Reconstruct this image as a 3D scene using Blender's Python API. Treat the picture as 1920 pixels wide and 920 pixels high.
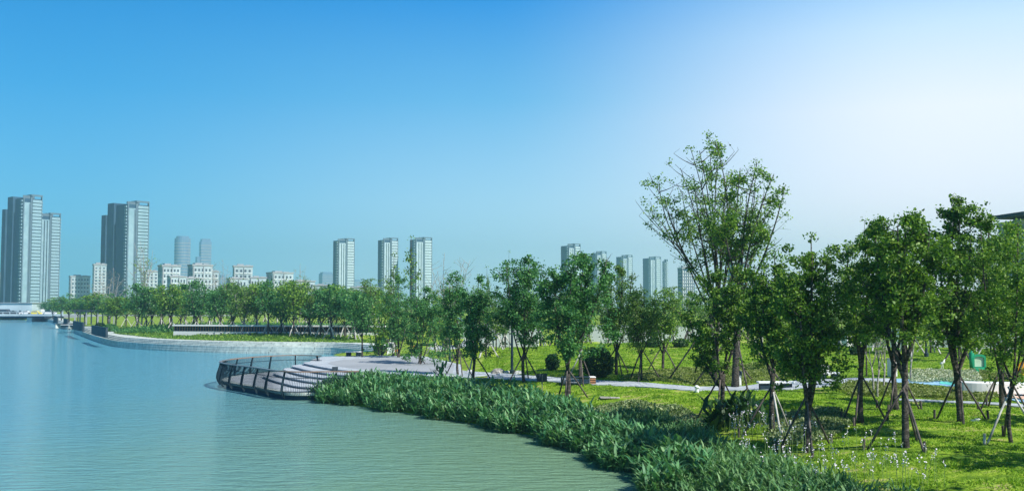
import bpy, math, random
import numpy as np
from mathutils import Vector, Matrix
R = math.radians
sc = bpy.context.scene
for o in list(bpy.data.objects): bpy.data.objects.remove(o)
# ------------------------------------------------------------------ camera, world, sun, exposure
F = 1900.0; W, H_ = 1920.0, 920.0; CZ = 6.0; HOR = 572.0
PITCH = math.atan((HOR - H_/2)/F)
cd = bpy.data.cameras.new('camera'); cam = bpy.data.objects.new('camera', cd); sc.collection.objects.link(cam)
cam.location = (0, 0, CZ); cam.rotation_euler = (R(90)+PITCH, 0, 0)
cd.sensor_width = 36; cd.lens = 36*F/W; cd.clip_start = 0.5; cd.clip_end = 20000
sc.camera = cam
SUN_AZ, SUN_EL = 129.0, 44.0          # azimuth clockwise from +Y
sdir = Vector((math.sin(R(SUN_AZ))*math.cos(R(SUN_EL)), math.cos(R(SUN_AZ))*math.cos(R(SUN_EL)), math.sin(R(SUN_EL))))
ld = bpy.data.lights.new('sun', 'SUN'); ld.energy = 5.0; ld.angle = R(0.53); ld.color = (1.0, 0.955, 0.87)
sun = bpy.data.objects.new('sun', ld); sc.collection.objects.link(sun)
sun.rotation_euler = sdir.to_track_quat('Z', 'Y').to_euler(); sun.location = (80, -30, 90)
world = bpy.data.worlds.new('World'); sc.world = world; world.use_nodes = True
wn, wl = world.node_tree.nodes, world.node_tree.links
wn.clear()
def N(t, **k):
    n = wn.new(t)
    for a, b in k.items(): setattr(n, a, b)
    return n
wout = N('ShaderNodeOutputWorld'); bg = N('ShaderNodeBackground'); bg2 = N('ShaderNodeBackground'); wadd = N('ShaderNodeAddShader')
sky = N('ShaderNodeTexSky'); sky.sky_type = 'NISHITA'; sky.sun_disc = False
sky.sun_elevation = R(SUN_EL); sky.sun_rotation = R(SUN_AZ); sky.air_density = 1.0; sky.dust_density = 1.0; sky.ozone_density = 2.0
tint = N('ShaderNodeMix', data_type='RGBA', blend_type='MULTIPLY'); tint.inputs[0].default_value = 1; tint.inputs[7].default_value = (.06,.42,.68,1)
wl.new(sky.outputs[0], tint.inputs[6]); wl.new(tint.outputs[2], bg.inputs[0]); bg.inputs[1].default_value = 0.05
tc = N('ShaderNodeTexCoord'); sx = N('ShaderNodeSeparateXYZ'); wl.new(tc.outputs['Generated'], sx.inputs[0])
def ramp(stops):
    r = N('ShaderNodeValToRGB'); e = r.color_ramp.elements
    e[0].position, e[0].color = stops[0][0], (*stops[0][1], 1)
    e[1].position, e[1].color = stops[-1][0], (*stops[-1][1], 1)
    for p, c in stops[1:-1]:
        q = e.new(p); q.color = (*c, 1)
    return r
def srgb(r, g, b):
    f = lambda c: ((c/255+0.055)/1.055)**2.4 if c/255 > 0.04045 else c/255/12.92
    return (f(r), f(g), f(b))
# elevation ramps (sin of elevation): visible sky is 0 .. 0.29
left = ramp([(0.0, srgb(116,180,208)), (0.10, srgb(94,166,198)), (0.2, srgb(52,142,192)), (0.30, srgb(0,118,182)), (0.5, srgb(6,70,130)), (1.0, srgb(4,36,80))])
mid = ramp([(0.0, srgb(196,216,224)), (0.10, srgb(170,204,220)), (0.2, srgb(102,168,206)), (0.30, srgb(4,124,198)), (0.5, srgb(8,72,135)), (1.0, srgb(4,36,80))])
rgt = ramp([(0.0, srgb(252,242,240)), (0.10, srgb(253,243,242)), (0.18, srgb(247,242,243)), (0.25, srgb(206,224,238)), (0.30, srgb(152,194,230)), (0.5, srgb(30,90,150)), (1.0, srgb(4,36,80))])
for r_ in (left, mid, rgt): wl.new(sx.outputs['Z'], r_.inputs[0])
at2 = N('ShaderNodeMath', operation='ARCTAN2'); wl.new(sx.outputs['X'], at2.inputs[0]); wl.new(sx.outputs['Y'], at2.inputs[1])
def mr(a, b):
    m = N('ShaderNodeMapRange'); m.interpolation_type = 'SMOOTHSTEP'; m.inputs[1].default_value = a; m.inputs[2].default_value = b
    wl.new(at2.outputs[0], m.inputs[0]); return m
m1, m2 = mr(-0.46, 0.06), mr(-0.03, 0.42)
mx1 = N('ShaderNodeMix', data_type='RGBA'); mx2 = N('ShaderNodeMix', data_type='RGBA')
wl.new(m1.outputs[0], mx1.inputs[0]); wl.new(left.outputs[0], mx1.inputs[6]); wl.new(mid.outputs[0], mx1.inputs[7])
wl.new(m2.outputs[0], mx2.inputs[0]); wl.new(mx1.outputs[2], mx2.inputs[6]); wl.new(rgt.outputs[0], mx2.inputs[7])
wl.new(mx2.outputs[2], bg2.inputs[0]); bg2.inputs[1].default_value = 0.745
wl.new(bg.outputs[0], wadd.inputs[0]); wl.new(bg2.outputs[0], wadd.inputs[1]); wl.new(wadd.outputs[0], wout.inputs[0])
sc.view_settings.view_transform = 'Standard'; sc.view_settings.look = 'None'
sc.view_settings.exposure = 0.55; sc.view_settings.gamma = 1.0; sc.view_settings.use_curve_mapping = False
cy = sc.cycles
cy.max_bounces = 7; cy.diffuse_bounces = 3; cy.glossy_bounces = 2; cy.transmission_bounces = 4; cy.transparent_max_bounces = 6; cy.volume_bounces = 1
cy.caustics_reflective = False; cy.caustics_refractive = False; cy.sample_clamp_indirect = 4
HAZE = (0.00036, (0.34, 0.62, 0.79))

# ------------------------------------------------------------------ helpers
col = sc.collection
def tag(o, label=None, cat=None, group=None, kind=None):
    for k, v in (('label', label), ('category', cat), ('group', group), ('kind', kind)):
        if v: o[k] = v
    return o
def empty(name, loc=(0,0,0), rz=0, **k):
    o = bpy.data.objects.new(name, None); col.objects.link(o); o.location = loc; o.rotation_euler = (0,0,rz)
    return tag(o, **k)
def link(name, me, parent=None, loc=None):
    o = bpy.data.objects.new(name, me); col.objects.link(o)
    if parent is not None: o.parent = parent
    if loc is not None: o.location = loc
    return o
def copy_thing(root, loc, rz=0, s=None, label=None):
    r = root.copy(); col.objects.link(r); r.location = loc; r.rotation_euler = (0,0,rz)
    if s: r.scale = s if isinstance(s, tuple) else (s,s,s)
    if label: r['label'] = label
    for ch in list(root.children):
        c = ch.copy(); col.objects.link(c); c.parent = r
        for g in ch.children:
            d = g.copy(); col.objects.link(d); d.parent = c
    return r
class MB:
    def __init__(s): s.V = []; s.F = []; s.M = []; s.m = 0
    def add(s, vs, fs):
        b = len(s.V); s.V += [tuple(v) for v in vs]; s.F += [tuple(i+b for i in f) for f in fs]; s.M += [s.m]*len(fs)
        return s
    def box(s, c, d, rz=0, bev=0):
        x, y, z = d[0]/2, d[1]/2, d[2]/2; ca, sa = math.cos(rz), math.sin(rz); vs = []
        for dz in (-z, z):
            for dx, dy in ((-x,-y),(x,-y),(x,y),(-x,y)):
                vs.append((c[0]+dx*ca-dy*sa, c[1]+dx*sa+dy*ca, c[2]+dz))
        return s.add(vs, [(3,2,1,0),(4,5,6,7),(0,1,5,4),(1,2,6,5),(2,3,7,6),(3,0,4,7)])
    def b2(s, x0, x1, y0, y1, z0, z1): return s.box(((x0+x1)/2,(y0+y1)/2,(z0+z1)/2),(x1-x0,y1-y0,z1-z0))
    def tube(s, pts, rad, n=6, cap=True):
        pts = [Vector(p) for p in pts]
        if not hasattr(rad, '__len__'): rad = [rad]*len(pts)
        vs = []; fs = []; up = Vector((0.13,0.31,1)).normalized()
        for i, p in enumerate(pts):
            t = (pts[min(i+1,len(pts)-1)]-pts[max(i-1,0)])
            t = t.normalized() if t.length > 1e-9 else Vector((0,0,1))
            a = t.cross(Vector((1,0,0)) if abs(t.x) < .8 else Vector((0,1,0))).normalized(); b = t.cross(a)
            for k in range(n):
                an = 2*math.pi*k/n; vs.append(p+(a*math.cos(an)+b*math.sin(an))*rad[i])
        for i in range(len(pts)-1):
            for k in range(n):
                fs.append((i*n+k, i*n+(k+1)%n, (i+1)*n+(k+1)%n, (i+1)*n+k))
        if cap:
            fs.append(tuple(range(n))[::-1]); fs.append(tuple(range((len(pts)-1)*n, len(pts)*n)))
        return s.add(vs, fs)
    def prism(s, poly, z0, z1):
        n = len(poly); vs = [(x,y,z0) for x,y in poly]+[(x,y,z1) for x,y in poly]
        return s.add(vs, [tuple(range(n))[::-1], tuple(range(n,2*n))]+[(i,(i+1)%n,n+(i+1)%n,n+i) for i in range(n)])
    def build(s, name, mat, parent=None, loc=None, smooth=False, bevel=0):
        me = bpy.data.meshes.new(name); me.from_pydata(s.V, [], s.F)
        for m in (mat if isinstance(mat, (list,tuple)) else [mat]): me.materials.append(m)
        if isinstance(mat, (list,tuple)): me.polygons.foreach_set('material_index', s.M)
        if smooth: me.polygons.foreach_set('use_smooth', [True]*len(me.polygons))
        me.update(); o = link(name, me, parent, loc)
        if bevel:
            b = o.modifiers.new('bevel','BEVEL'); b.width = bevel; b.segments = 2; b.limit_method = 'ANGLE'
        return o
def np_mesh(name, V, Q, mats, midx=None, smooth=False):
    me = bpy.data.meshes.new(name); k = Q.shape[1]
    me.vertices.add(len(V)); me.vertices.foreach_set('co', np.ascontiguousarray(V, dtype=np.float32).ravel())
    me.loops.add(Q.size); me.loops.foreach_set('vertex_index', Q.astype(np.int32).ravel())
    me.polygons.add(len(Q)); me.polygons.foreach_set('loop_start', np.arange(0, Q.size, k, dtype=np.int32))
    try: me.polygons.foreach_set('loop_total', np.full(len(Q), k, dtype=np.int32))
    except Exception: pass
    for m in (mats if isinstance(mats,(list,tuple)) else [mats]): me.materials.append(m)
    if midx is not None: me.polygons.foreach_set('material_index', midx.astype(np.int32))
    if smooth: me.polygons.foreach_set('use_smooth', np.ones(len(Q), dtype=bool))
    me.update(calc_edges=True); me.validate(); return me
def unit(a): return a/np.maximum(np.linalg.norm(a, axis=-1, keepdims=True), 1e-9)
def leaves(c, L, rng, up=0.5, wr=0.6, droop=0.0, direc=None):
    """one folded-flat rhombus per leaf at centres c, length L (array)"""
    n = len(c); d = rng.normal(size=(n,3)) if direc is None else direc + rng.normal(size=(n,3))*0.35
    d[:,2] -= droop; d = unit(d)
    nn = rng.normal(size=(n,3))*(1-up) ; nn[:,2] += up
    sd = unit(np.cross(d, nn)); L = L[:,None]
    V = np.stack([c-d*L*.5, c+sd*L*wr*.5-d*L*.06, c+d*L*.5, c-sd*L*wr*.5-d*L*.06], 1).reshape(-1,3)
    return V, np.arange(4*n).reshape(-1,4)

# ------------------------------------------------------------------ materials
def mat(name, base=(.5,.5,.5), rough=.7, spec=.3, metal=0, var=None, scale=5, detail=3, bump=0, bscale=20, coords='Object', stretch=None, trans=0, island=None, emit=None):
    m = bpy.data.materials.new(name); m.use_nodes = True; nt = m.node_tree; ns, ls = nt.nodes, nt.links
    p = ns['Principled BSDF']; out = ns['Material Output']
    p.inputs['Base Color'].default_value = (*base,1); p.inputs['Roughness'].default_value = rough
    p.inputs['Specular IOR Level'].default_value = spec; p.inputs['Metallic'].default_value = metal
    cur = None
    tcn = ns.new('ShaderNodeTexCoord'); src = tcn.outputs[coords]
    if stretch:
        mp = ns.new('ShaderNodeMapping'); mp.inputs['Scale'].default_value = stretch; ls.new(src, mp.inputs[0]); src = mp.outputs[0]
    if var:
        nz = ns.new('ShaderNodeTexNoise'); nz.inputs['Scale'].default_value = scale; nz.inputs['Detail'].default_value = detail; ls.new(src, nz.inputs['Vector'])
        rp = ns.new('ShaderNodeValToRGB'); e = rp.color_ramp.elements
        cs = [var, base] if not isinstance(var, list) else var
        e[0].position = .32; e[0].color = (*cs[0],1); e[1].position = .68; e[1].color = (*cs[-1],1)
        for i, c in enumerate(cs[1:-1]): q = e.new(.32+.36*(i+1)/(len(cs)-1)); q.color = (*c,1)
        ls.new(nz.outputs[0], rp.inputs[0]); cur = rp.outputs[0]
    if island:
        g = ns.new('ShaderNodeNewGeometry'); rp = ns.new('ShaderNodeValToRGB'); e = rp.color_ramp.elements
        e[0].position = 0; e[0].color = (*island[0],1); e[1].position = 1; e[1].color = (*island[-1],1)
        for i, c in enumerate(island[1:-1]): q = e.new((i+1)/(len(island)-1)); q.color = (*c,1)
        ls.new(g.outputs['Random Per Island'], rp.inputs[0])
        if cur is None: cur = rp.outputs[0]
        else:
            mx = ns.new('ShaderNodeMix'); mx.data_type = 'RGBA'; mx.inputs[0].default_value = .5
            ls.new(cur, mx.inputs[6]); ls.new(rp.outputs[0], mx.inputs[7]); cur = mx.outputs[2]
    if cur is not None: ls.new(cur, p.inputs['Base Color'])
    if bump:
        nb = ns.new('ShaderNodeTexNoise'); nb.inputs['Scale'].default_value = bscale; nb.inputs['Detail'].default_value = 4; ls.new(src, nb.inputs['Vector'])
        b = ns.new('ShaderNodeBump'); b.inputs['Strength'].default_value = bump; b.inputs['Distance'].default_value = .05
        ls.new(nb.outputs[0], b.inputs['Height']); ls.new(b.outputs[0], p.inputs['Normal'])
    if trans:
        t = ns.new('ShaderNodeBsdfTranslucent'); ms = ns.new('ShaderNodeMixShader'); ms.inputs[0].default_value = trans
        if cur is not None:
            br = ns.new('ShaderNodeMix'); br.data_type = 'RGBA'; br.blend_type = 'MULTIPLY'; br.inputs[0].default_value = 1; br.inputs[7].default_value = (1.5,1.6,.7,1)
            ls.new(cur, br.inputs[6]); ls.new(br.outputs[2], t.inputs[0])
        else: t.inputs[0].default_value = (base[0]*1.5, base[1]*1.6, base[2]*.7, 1)
        ls.new(p.outputs[0], ms.inputs[1]); ls.new(t.outputs[0], ms.inputs[2]); ls.new(ms.outputs[0], out.inputs[0])
    return m
def leafmat(name, a, b, c, tr=.3, rough=.5, spec=.28): return mat(name, a, rough, spec, island=[a,b,c,b,a], trans=tr)
M = {}
M['leaf_deep'] = leafmat('leaf_deep', (.028,.085,.014), (.08,.18,.022), (.20,.32,.04))
M['leaf_mid'] = leafmat('leaf_mid', (.045,.125,.022), (.11,.23,.03), (.24,.37,.05))
M['leaf_teal'] = leafmat('leaf_teal', (.022,.10,.04), (.055,.18,.055), (.13,.30,.07))  # blue cast over the left side tinted into the leaf green
M['leaf_light'] = leafmat('leaf_light', (.06,.13,.025), (.11,.21,.04), (.17,.29,.06))
M['leaf_shrub'] = leafmat('leaf_shrub', (.014,.05,.016), (.025,.08,.02), (.05,.12,.03), .2)
M['leaf_reed'] = leafmat('leaf_reed', (.018,.085,.035), (.045,.16,.055), (.12,.29,.08), .25, .48, .35)
M['leaf_reed'] = mat('leaf_reed', (.04,.15,.05), .48, .35, island=[(.028,.12,.055),(.07,.22,.09),(.17,.37,.15),(.07,.22,.08),(.05,.17,.07),(.26,.42,.20),(.10,.24,.09),(.03,.12,.05)], trans=.25)
M['leaf_reed_pale'] = leafmat('leaf_reed_pale', (.06,.16,.06), (.10,.23,.08), (.18,.32,.12), .25)
M['leaf_cover'] = leafmat('leaf_cover', (.10,.15,.03), (.17,.22,.05), (.27,.31,.11), .25, .5, .3)
M['leaf_stripe'] = leafmat('leaf_stripe', (.06,.12,.03), (.14,.2,.07), (.36,.42,.22), .2, .5, .3)
M['leaf_white'] = leafmat('leaf_white', (.1,.17,.07), (.35,.4,.27), (.68,.7,.58), .2, .5, .3)
M['leaf_lime'] = leafmat('leaf_lime', (.2,.33,.05), (.32,.46,.08), (.42,.54,.16), .3, .5, .3)
M['grass_blade'] = mat('grass_blade', (.15,.28,.022), .6, .2, var=[(.09,.19,.016),(.17,.31,.022),(.29,.42,.035)], scale=.9, detail=5, stretch=(1,1.6,1), island=[(.13,.26,.018),(.19,.34,.024),(.29,.42,.045)], trans=.3)
M['lawn'] = mat('lawn', (.12,.24,.02), .9, .1, var=[(.06,.13,.014),(.14,.24,.018),(.24,.35,.03),(.36,.33,.14)], scale=.9, detail=6, stretch=(1,1.6,1), bump=1, bscale=6)
M['bark'] = mat('bark', (.10,.085,.07), .95, .1, var=[(.026,.024,.022),(.068,.062,.054),(.15,.137,.12)], scale=7, detail=6, stretch=(1,1,2.2), bump=.9, bscale=26)
M['bark_pale'] = mat('bark_pale', (.35,.34,.31), .9, .1, var=[(.16,.15,.13),(.42,.41,.38)], scale=6, detail=4, bump=.5, bscale=20)
M['pole'] = mat('pole', (.11,.095,.085), .85, .2, var=[(.035,.03,.03),(.15,.13,.12)], scale=4, detail=4)
M['pole_pale'] = mat('pole_pale', (.5,.5,.47), .8, .2, var=[(.26,.26,.24),(.6,.6,.57)], scale=4, detail=4)
M['stone'] = mat('stone', (.5,.55,.52), .8, .25, var=[(.38,.43,.41),(.50,.56,.52),(.6,.65,.61)], scale=2.2, detail=6, bump=.3, bscale=14)
M['paving'] = mat('paving', (.44,.48,.51), .8, .2, var=[(.33,.37,.41),(.42,.46,.50),(.5,.54,.57)], scale=1.3, detail=6)
M['white'] = mat('white', (.78,.79,.78), .6, .3, var=[(.68,.7,.7),(.8,.81,.8)], scale=.6, detail=4)
M['white_wall'] = mat('white_wall', (.72,.74,.74), .8, .2, var=[(.58,.6,.61),(.74,.76,.76)], scale=.15, detail=5)
M['shade_blue_wall'] = mat('shade_blue_wall', (.03,.07,.115), .8, .2, var=[(.024,.058,.10),(.036,.08,.13)], scale=.12, detail=5)  # shade of the tower sides and blue haze painted into the wall colour
M['tower_haze_tint'] = mat('tower_haze_tint', (.40,.52,.56), .8, .2, var=[(.34,.46,.5),(.45,.57,.61)], scale=.15, detail=5)  # mild blue haze tint painted into the white facade colour
M['tower_haze_tint_deep'] = mat('tower_haze_tint_deep', (.25,.38,.44), .8, .2, var=[(.21,.33,.39),(.29,.42,.48)], scale=.15, detail=5)  # deeper blue copy for the left towers, haze put into the colour
M['block_haze_tint'] = mat('block_haze_tint', (.42,.5,.54), .8, .2, var=[(.26,.34,.38),(.46,.55,.59)], scale=.12, detail=6)  # blue haze tint painted into the white of low blocks and bridge
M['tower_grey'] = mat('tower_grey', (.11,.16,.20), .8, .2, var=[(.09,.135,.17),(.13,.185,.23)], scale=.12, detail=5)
M['mid_grey'] = mat('mid_grey', (.3,.32,.34), .8, .2, var=[(.26,.28,.3),(.34,.36,.38)], scale=.12, detail=5)
M['dark_glass'] = mat('dark_glass', (.04,.06,.08), .15, .8)
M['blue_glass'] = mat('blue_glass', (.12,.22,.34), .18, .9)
M['dark_metal'] = mat('dark_metal', (.012,.032,.045), .6, .25, var=[(.010,.026,.038),(.018,.04,.055)], scale=6)
M['rail_wood'] = mat('rail_wood', (.22,.16,.12), .6, .3, var=[(.16,.115,.09),(.29,.19,.13)], scale=3, stretch=(1,1,8))
M['rail_grey'] = mat('rail_grey', (.16,.17,.18), .5, .4, var=[(.12,.13,.14),(.2,.21,.22)], scale=5)
M['screen'] = mat('screen', (.03,.05,.065), .7, .3, var=[(.022,.04,.055),(.04,.06,.075)], scale=2)
M['rock'] = mat('rock', (.3,.29,.26), .9, .2, var=[(.16,.15,.13),(.32,.31,.28),(.5,.49,.45)], scale=2.5, detail=7, bump=.8, bscale=7)
M['rock_pale'] = mat('rock_pale', (.55,.56,.54), .9, .2, var=[(.36,.37,.36),(.66,.67,.65)], scale=2.5, detail=7, bump=.8, bscale=7)
M['soil'] = mat('soil', (.12,.09,.06), .95, .1, var=[(.07,.055,.035),(.16,.12,.08)], scale=3, detail=5)
M['wood'] = mat('wood', (.34,.16,.07), .6, .3, var=[(.24,.11,.05),(.42,.21,.1)], scale=4, stretch=(1,8,8))
M['play_green'] = mat('play_green', (.01,.30,.15), .35, .5, var=[(.008,.25,.12),(.015,.33,.17)], scale=2)
M['play_pane'] = mat('play_pane', (.5,.66,.5), .3, .5, var=[(.42,.58,.42),(.58,.72,.56)], scale=2)
M['play_yellow'] = mat('play_yellow', (.85,.42,.02), .35, .5, var=[(.8,.36,.02),(.88,.46,.03)], scale=2)
M['orange'] = mat('orange', (.75,.18,.03), .5, .4, var=[(.65,.13,.02),(.8,.22,.04)], scale=5)
M['blue_paint'] = mat('blue_paint', (.22,.42,.62), .7, .3, var=[(.18,.36,.55),(.3,.5,.68)], scale=1.3)
M['teal_paint'] = mat('teal_paint', (.10,.5,.46), .7, .3, var=[(.08,.45,.42),(.14,.55,.5)], scale=1.3)
M['orange_paint'] = mat('orange_paint', (.7,.42,.28), .7, .3, var=[(.62,.36,.24),(.76,.5,.36)], scale=1.3)
M['car_yellow'] = mat('car_yellow', (.75,.62,.05), .35, .5)
M['car_white'] = mat('car_white', (.72,.74,.75), .35, .5)
M['car_dark'] = mat('car_dark', (.06,.07,.08), .35, .5)
M['tyre'] = mat('tyre', (.02,.02,.02), .9, .1)
M['flower'] = mat('flower', (.72,.66,.76), .7, .2, island=[(.8,.78,.8),(.6,.55,.68),(.78,.74,.8)])
M['stalk'] = mat('stalk', (.12,.2,.06), .7, .2)

def joints(m, sx_=1.2, sy_=.6, dark=.72):
    nt = m.node_tree; ns, ls = nt.nodes, nt.links; p = ns['Principled BSDF']; src = p.inputs['Base Color'].links[0].from_socket
    t = ns.new('ShaderNodeTexCoord'); b = ns.new('ShaderNodeTexBrick'); b.inputs['Scale'].default_value = 1; b.inputs['Brick Width'].default_value = sx_; b.inputs['Row Height'].default_value = sy_; b.inputs['Mortar Size'].default_value = .012
    b.inputs['Color1'].default_value = (1,1,1,1); b.inputs['Color2'].default_value = (.9,.9,.9,1); b.inputs['Mortar'].default_value = (dark*.6,dark*.6,dark*.6,1); ls.new(t.outputs['Object'], b.inputs['Vector'])
    x = ns.new('ShaderNodeMix'); x.data_type = 'RGBA'; x.blend_type = 'MULTIPLY'; x.inputs[0].default_value = 1; ls.new(src, x.inputs[6]); ls.new(b.outputs[0], x.inputs[7]); ls.new(x.outputs[2], p.inputs['Base Color'])
joints(M['paving']); joints(M['stone'], 1.6, .9)
# water: body colour running blue to green, sky reflected by rippled surface
m = bpy.data.materials.new('water'); m.use_nodes = True; ns, ls = m.node_tree.nodes, m.node_tree.links; p = ns['Principled BSDF']
p.inputs['Base Color'].default_value = (.115,.185,.105,1); p.inputs['Roughness'].default_value = .09; p.inputs['IOR'].default_value = 1.33; p.inputs['Specular IOR Level'].default_value = .5
t_ = ns.new('ShaderNodeTexCoord'); prev = None
for (st, sca, dist, stren, det) in (((.5,1.6,1), 1.5, .20, 1.0, 5), ((.08,.2,1), .6, .25, .35, 3), ((1.0,2.8,1), 4.5, .06, .8, 3)):
    mp = ns.new('ShaderNodeMapping'); mp.inputs['Scale'].default_value = st; mp.inputs['Rotation'].default_value = (0,0,R(14)); ls.new(t_.outputs['Object'], mp.inputs[0])
    nz = ns.new('ShaderNodeTexNoise'); nz.inputs['Scale'].default_value = sca; nz.inputs['Detail'].default_value = det; nz.inputs['Distortion'].default_value = .6; ls.new(mp.outputs[0], nz.inputs['Vector'])
    b = ns.new('ShaderNodeBump'); b.inputs['Strength'].default_value = stren; b.inputs['Distance'].default_value = dist; ls.new(nz.outputs[0], b.inputs['Height'])
    if prev: ls.new(prev.outputs[0], b.inputs['Normal'])
    prev = b
ls.new(prev.outputs[0], p.inputs['Normal'])
sxw = ns.new('ShaderNodeSeparateXYZ'); ls.new(t_.outputs['Object'], sxw.inputs[0]); nzw = ns.new('ShaderNodeTexNoise'); nzw.inputs['Scale'].default_value = .06; ls.new(t_.outputs['Object'], nzw.inputs['Vector'])
ad = ns.new('ShaderNodeMath'); ad.operation = 'MULTIPLY_ADD'; ad.inputs[1].default_value = 14; ls.new(nzw.outputs[0], ad.inputs[0]); ls.new(sxw.outputs['X'], ad.inputs[2])
mw = ns.new('ShaderNodeMapRange'); mw.interpolation_type = 'SMOOTHSTEP'; mw.inputs[1].default_value = -22; mw.inputs[2].default_value = 9; ls.new(ad.outputs[0], mw.inputs[0])
cw_ = ns.new('ShaderNodeMix'); cw_.data_type = 'RGBA'; cw_.inputs[6].default_value = (.10,.30,.38,1); cw_.inputs[7].default_value = (.165,.29,.175,1); ls.new(mw.outputs[0], cw_.inputs[0]); ls.new(cw_.outputs[2], p.inputs['Base Color'])   # sky blue and tree green reflections painted into body colour, left to right
M['water'] = m

# ------------------------------------------------------------------ projection
cp, sp = math.cos(PITCH), math.sin(PITCH)
def ray(px, py):
    a, b = (px-W/2)/F, (H_/2-py)/F
    return np.array([a, cp - b*sp, sp + b*cp])
def P(px, py, z=0.0):
    d = ray(px, py); t = (z-CZ)/d[2]; return (d[0]*t, d[1]*t)
def XAT(px, y): return y*ray(px, HOR)[0]/ray(px, HOR)[1]
def ZAT(py, y): d = ray(960, py); return CZ + d[2]/d[1]*y
# ------------------------------------------------------------------ terrain
shore_px = [(93,603.5),(108,611),(121,616.5),(136,616.5),(138,623),(172,637),(208,648),(240,652.5),(300,657),(400,661),(500,663),(620,664.5)]
wall_shore = [P(*q) for q in shore_px]
soft_px = [(570,748),(700,765),(800,780),(900,797),(1020,823),(1130,862),(1240,918)]
soft_shore = [(-16,108),(-11,97),(-8,86),(-7.5,76),(-9.5,69)]+[P(*q) for q in soft_px]+[(6.1,26.6),(8.5,20),(12,10),(14,-5),(15,-30)]
shore = [(-1500,455),(-260,452),(-214,425),P(60,600)]+wall_shore+soft_shore
land = shore+[(3000,-30),(3000,3000),(-1500,3000)]
SA = np.array(shore); SB = SA[1:]; SA = SA[:-1]
wseg = np.zeros(len(SA)); wseg[2:2+len(wall_shore)+1] = 1
LP = np.array(land)
def inside(x, y, poly):
    r = np.zeros(x.shape, bool); n = len(poly)
    for i in range(n):
        x0, y0 = poly[i]; x1, y1 = poly[(i+1)%n]
        if y0 == y1: continue
        c = ((y0 > y) != (y1 > y)) & (x < (x1-x0)*(y-y0)/(y1-y0)+x0)
        r ^= c
    return r
def ss(a, b, v): t = np.clip((v-a)/(b-a), 0, 1); return t*t*(3-2*t)
def sdist(x, y):
    best = np.full(x.shape, 1e9); wz = np.zeros(x.shape)
    for i in range(len(SA)):
        d = SB[i]-SA[i]; L = max((d**2).sum(), 1e-9)
        t = np.clip(((x-SA[i,0])*d[0]+(y-SA[i,1])*d[1])/L, 0, 1)
        dd = np.hypot(x-SA[i,0]-t*d[0], y-SA[i,1]-t*d[1])
        m_ = dd < best; best = np.where(m_, dd, best); wz = np.where(m_, wseg[i], wz)
    return np.where(inside(x, y, LP), best, -best), wz
def hfun(x, y):
    x = np.asarray(x, float); y = np.asarray(y, float)
    s, wz = sdist(x, y)
    soft = np.interp(s, [-6,-1.5,0,1.2,3.5,8,13,30], [-1.5,-.8,-.08,.38,.85,1.42,1.6,1.65])
    hard = np.interp(s, [-1,1.5,2.4,5,18,60], [-1.2,-1.2,1.3,1.38,2.15,2.0])
    h = np.where(wz > .5, hard, soft)
    land_ = ss(2, 9, s)
    h = h + land_*( .95*np.exp(-((x-15)/17)**2-((y-90)/15)**2) + .25*np.exp(-((x-40)/14)**2-((y-82)/14)**2)
        + .10*np.sin(x*.55+1.3)*np.sin(y*.43)*(y < 120) + .06*np.sin(x*1.3+2*np.sin(y*.7))*np.sin(y*1.5+1.5*np.sin(x*.6))*(y < 110) - 1.0*ss(100,114,y)*ss(-12,0,x)*(1-ss(170,220,y)) )
    # plaza sits above the ground
    h = np.where((x > -19) & (x < -1) & (y > 66) & (y < 96), np.minimum(h, 1.22), h)
    return h
def H1(x, y): return float(hfun(np.array([x]), np.array([y]))[0])
_t = np.concatenate([np.linspace(15, 220, 1600), np.linspace(220.5, 1200, 700)])
def G(px, py):
    d = ray(px, py); d = d/d[1]; xs, ys, zs = d[0]*_t, _t, CZ+d[2]*_t
    below = zs < hfun(xs, ys); i = int(np.argmax(below)) if below.any() else len(_t)-1
    return Vector((xs[i], ys[i], H1(xs[i], ys[i])))
def merge(*a): return np.unique(np.round(np.concatenate(a), 3))
xs = merge(np.arange(-1500,-260,120.), np.arange(-260,-60,2.5), np.arange(-60,60,.55), np.arange(60,160,5.), np.arange(160,3001,150.))
ys = merge(np.arange(-30,14,4.), np.arange(14,112,.55), np.arange(112,175,.9), np.arange(175,460,4.), np.arange(460,3001,120.))
X, Y = np.meshgrid(xs, ys); Z = hfun(X, Y)
V = np.stack([X,Y,Z],-1).reshape(-1,3); nx = len(xs)
ii = (np.arange(len(ys)-1)[:,None]*nx+np.arange(nx-1)[None,:]).ravel()
Q = np.stack([ii, ii+1, ii+nx+1, ii+nx],1)
Q = Q[(Z.reshape(-1)[Q] > -1.1).any(1)]
tag(link('ground', np_mesh('ground', V, Q, M['lawn'], smooth=True)), kind='structure')
MB().add([(-2500,-60,0),(60,-60,0),(60,470,0),(-2500,470,0)], [(0,1,2,3)]).build('water', M['water'])['kind'] = 'structure'
MB().add([(-2500,-200,-2.2),(3000,-200,-2.2),(3000,3000,-2.2),(-2500,3000,-2.2)], [(0,1,2,3)]).build('riverbed', M['soil'])['kind'] = 'structure'

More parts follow.
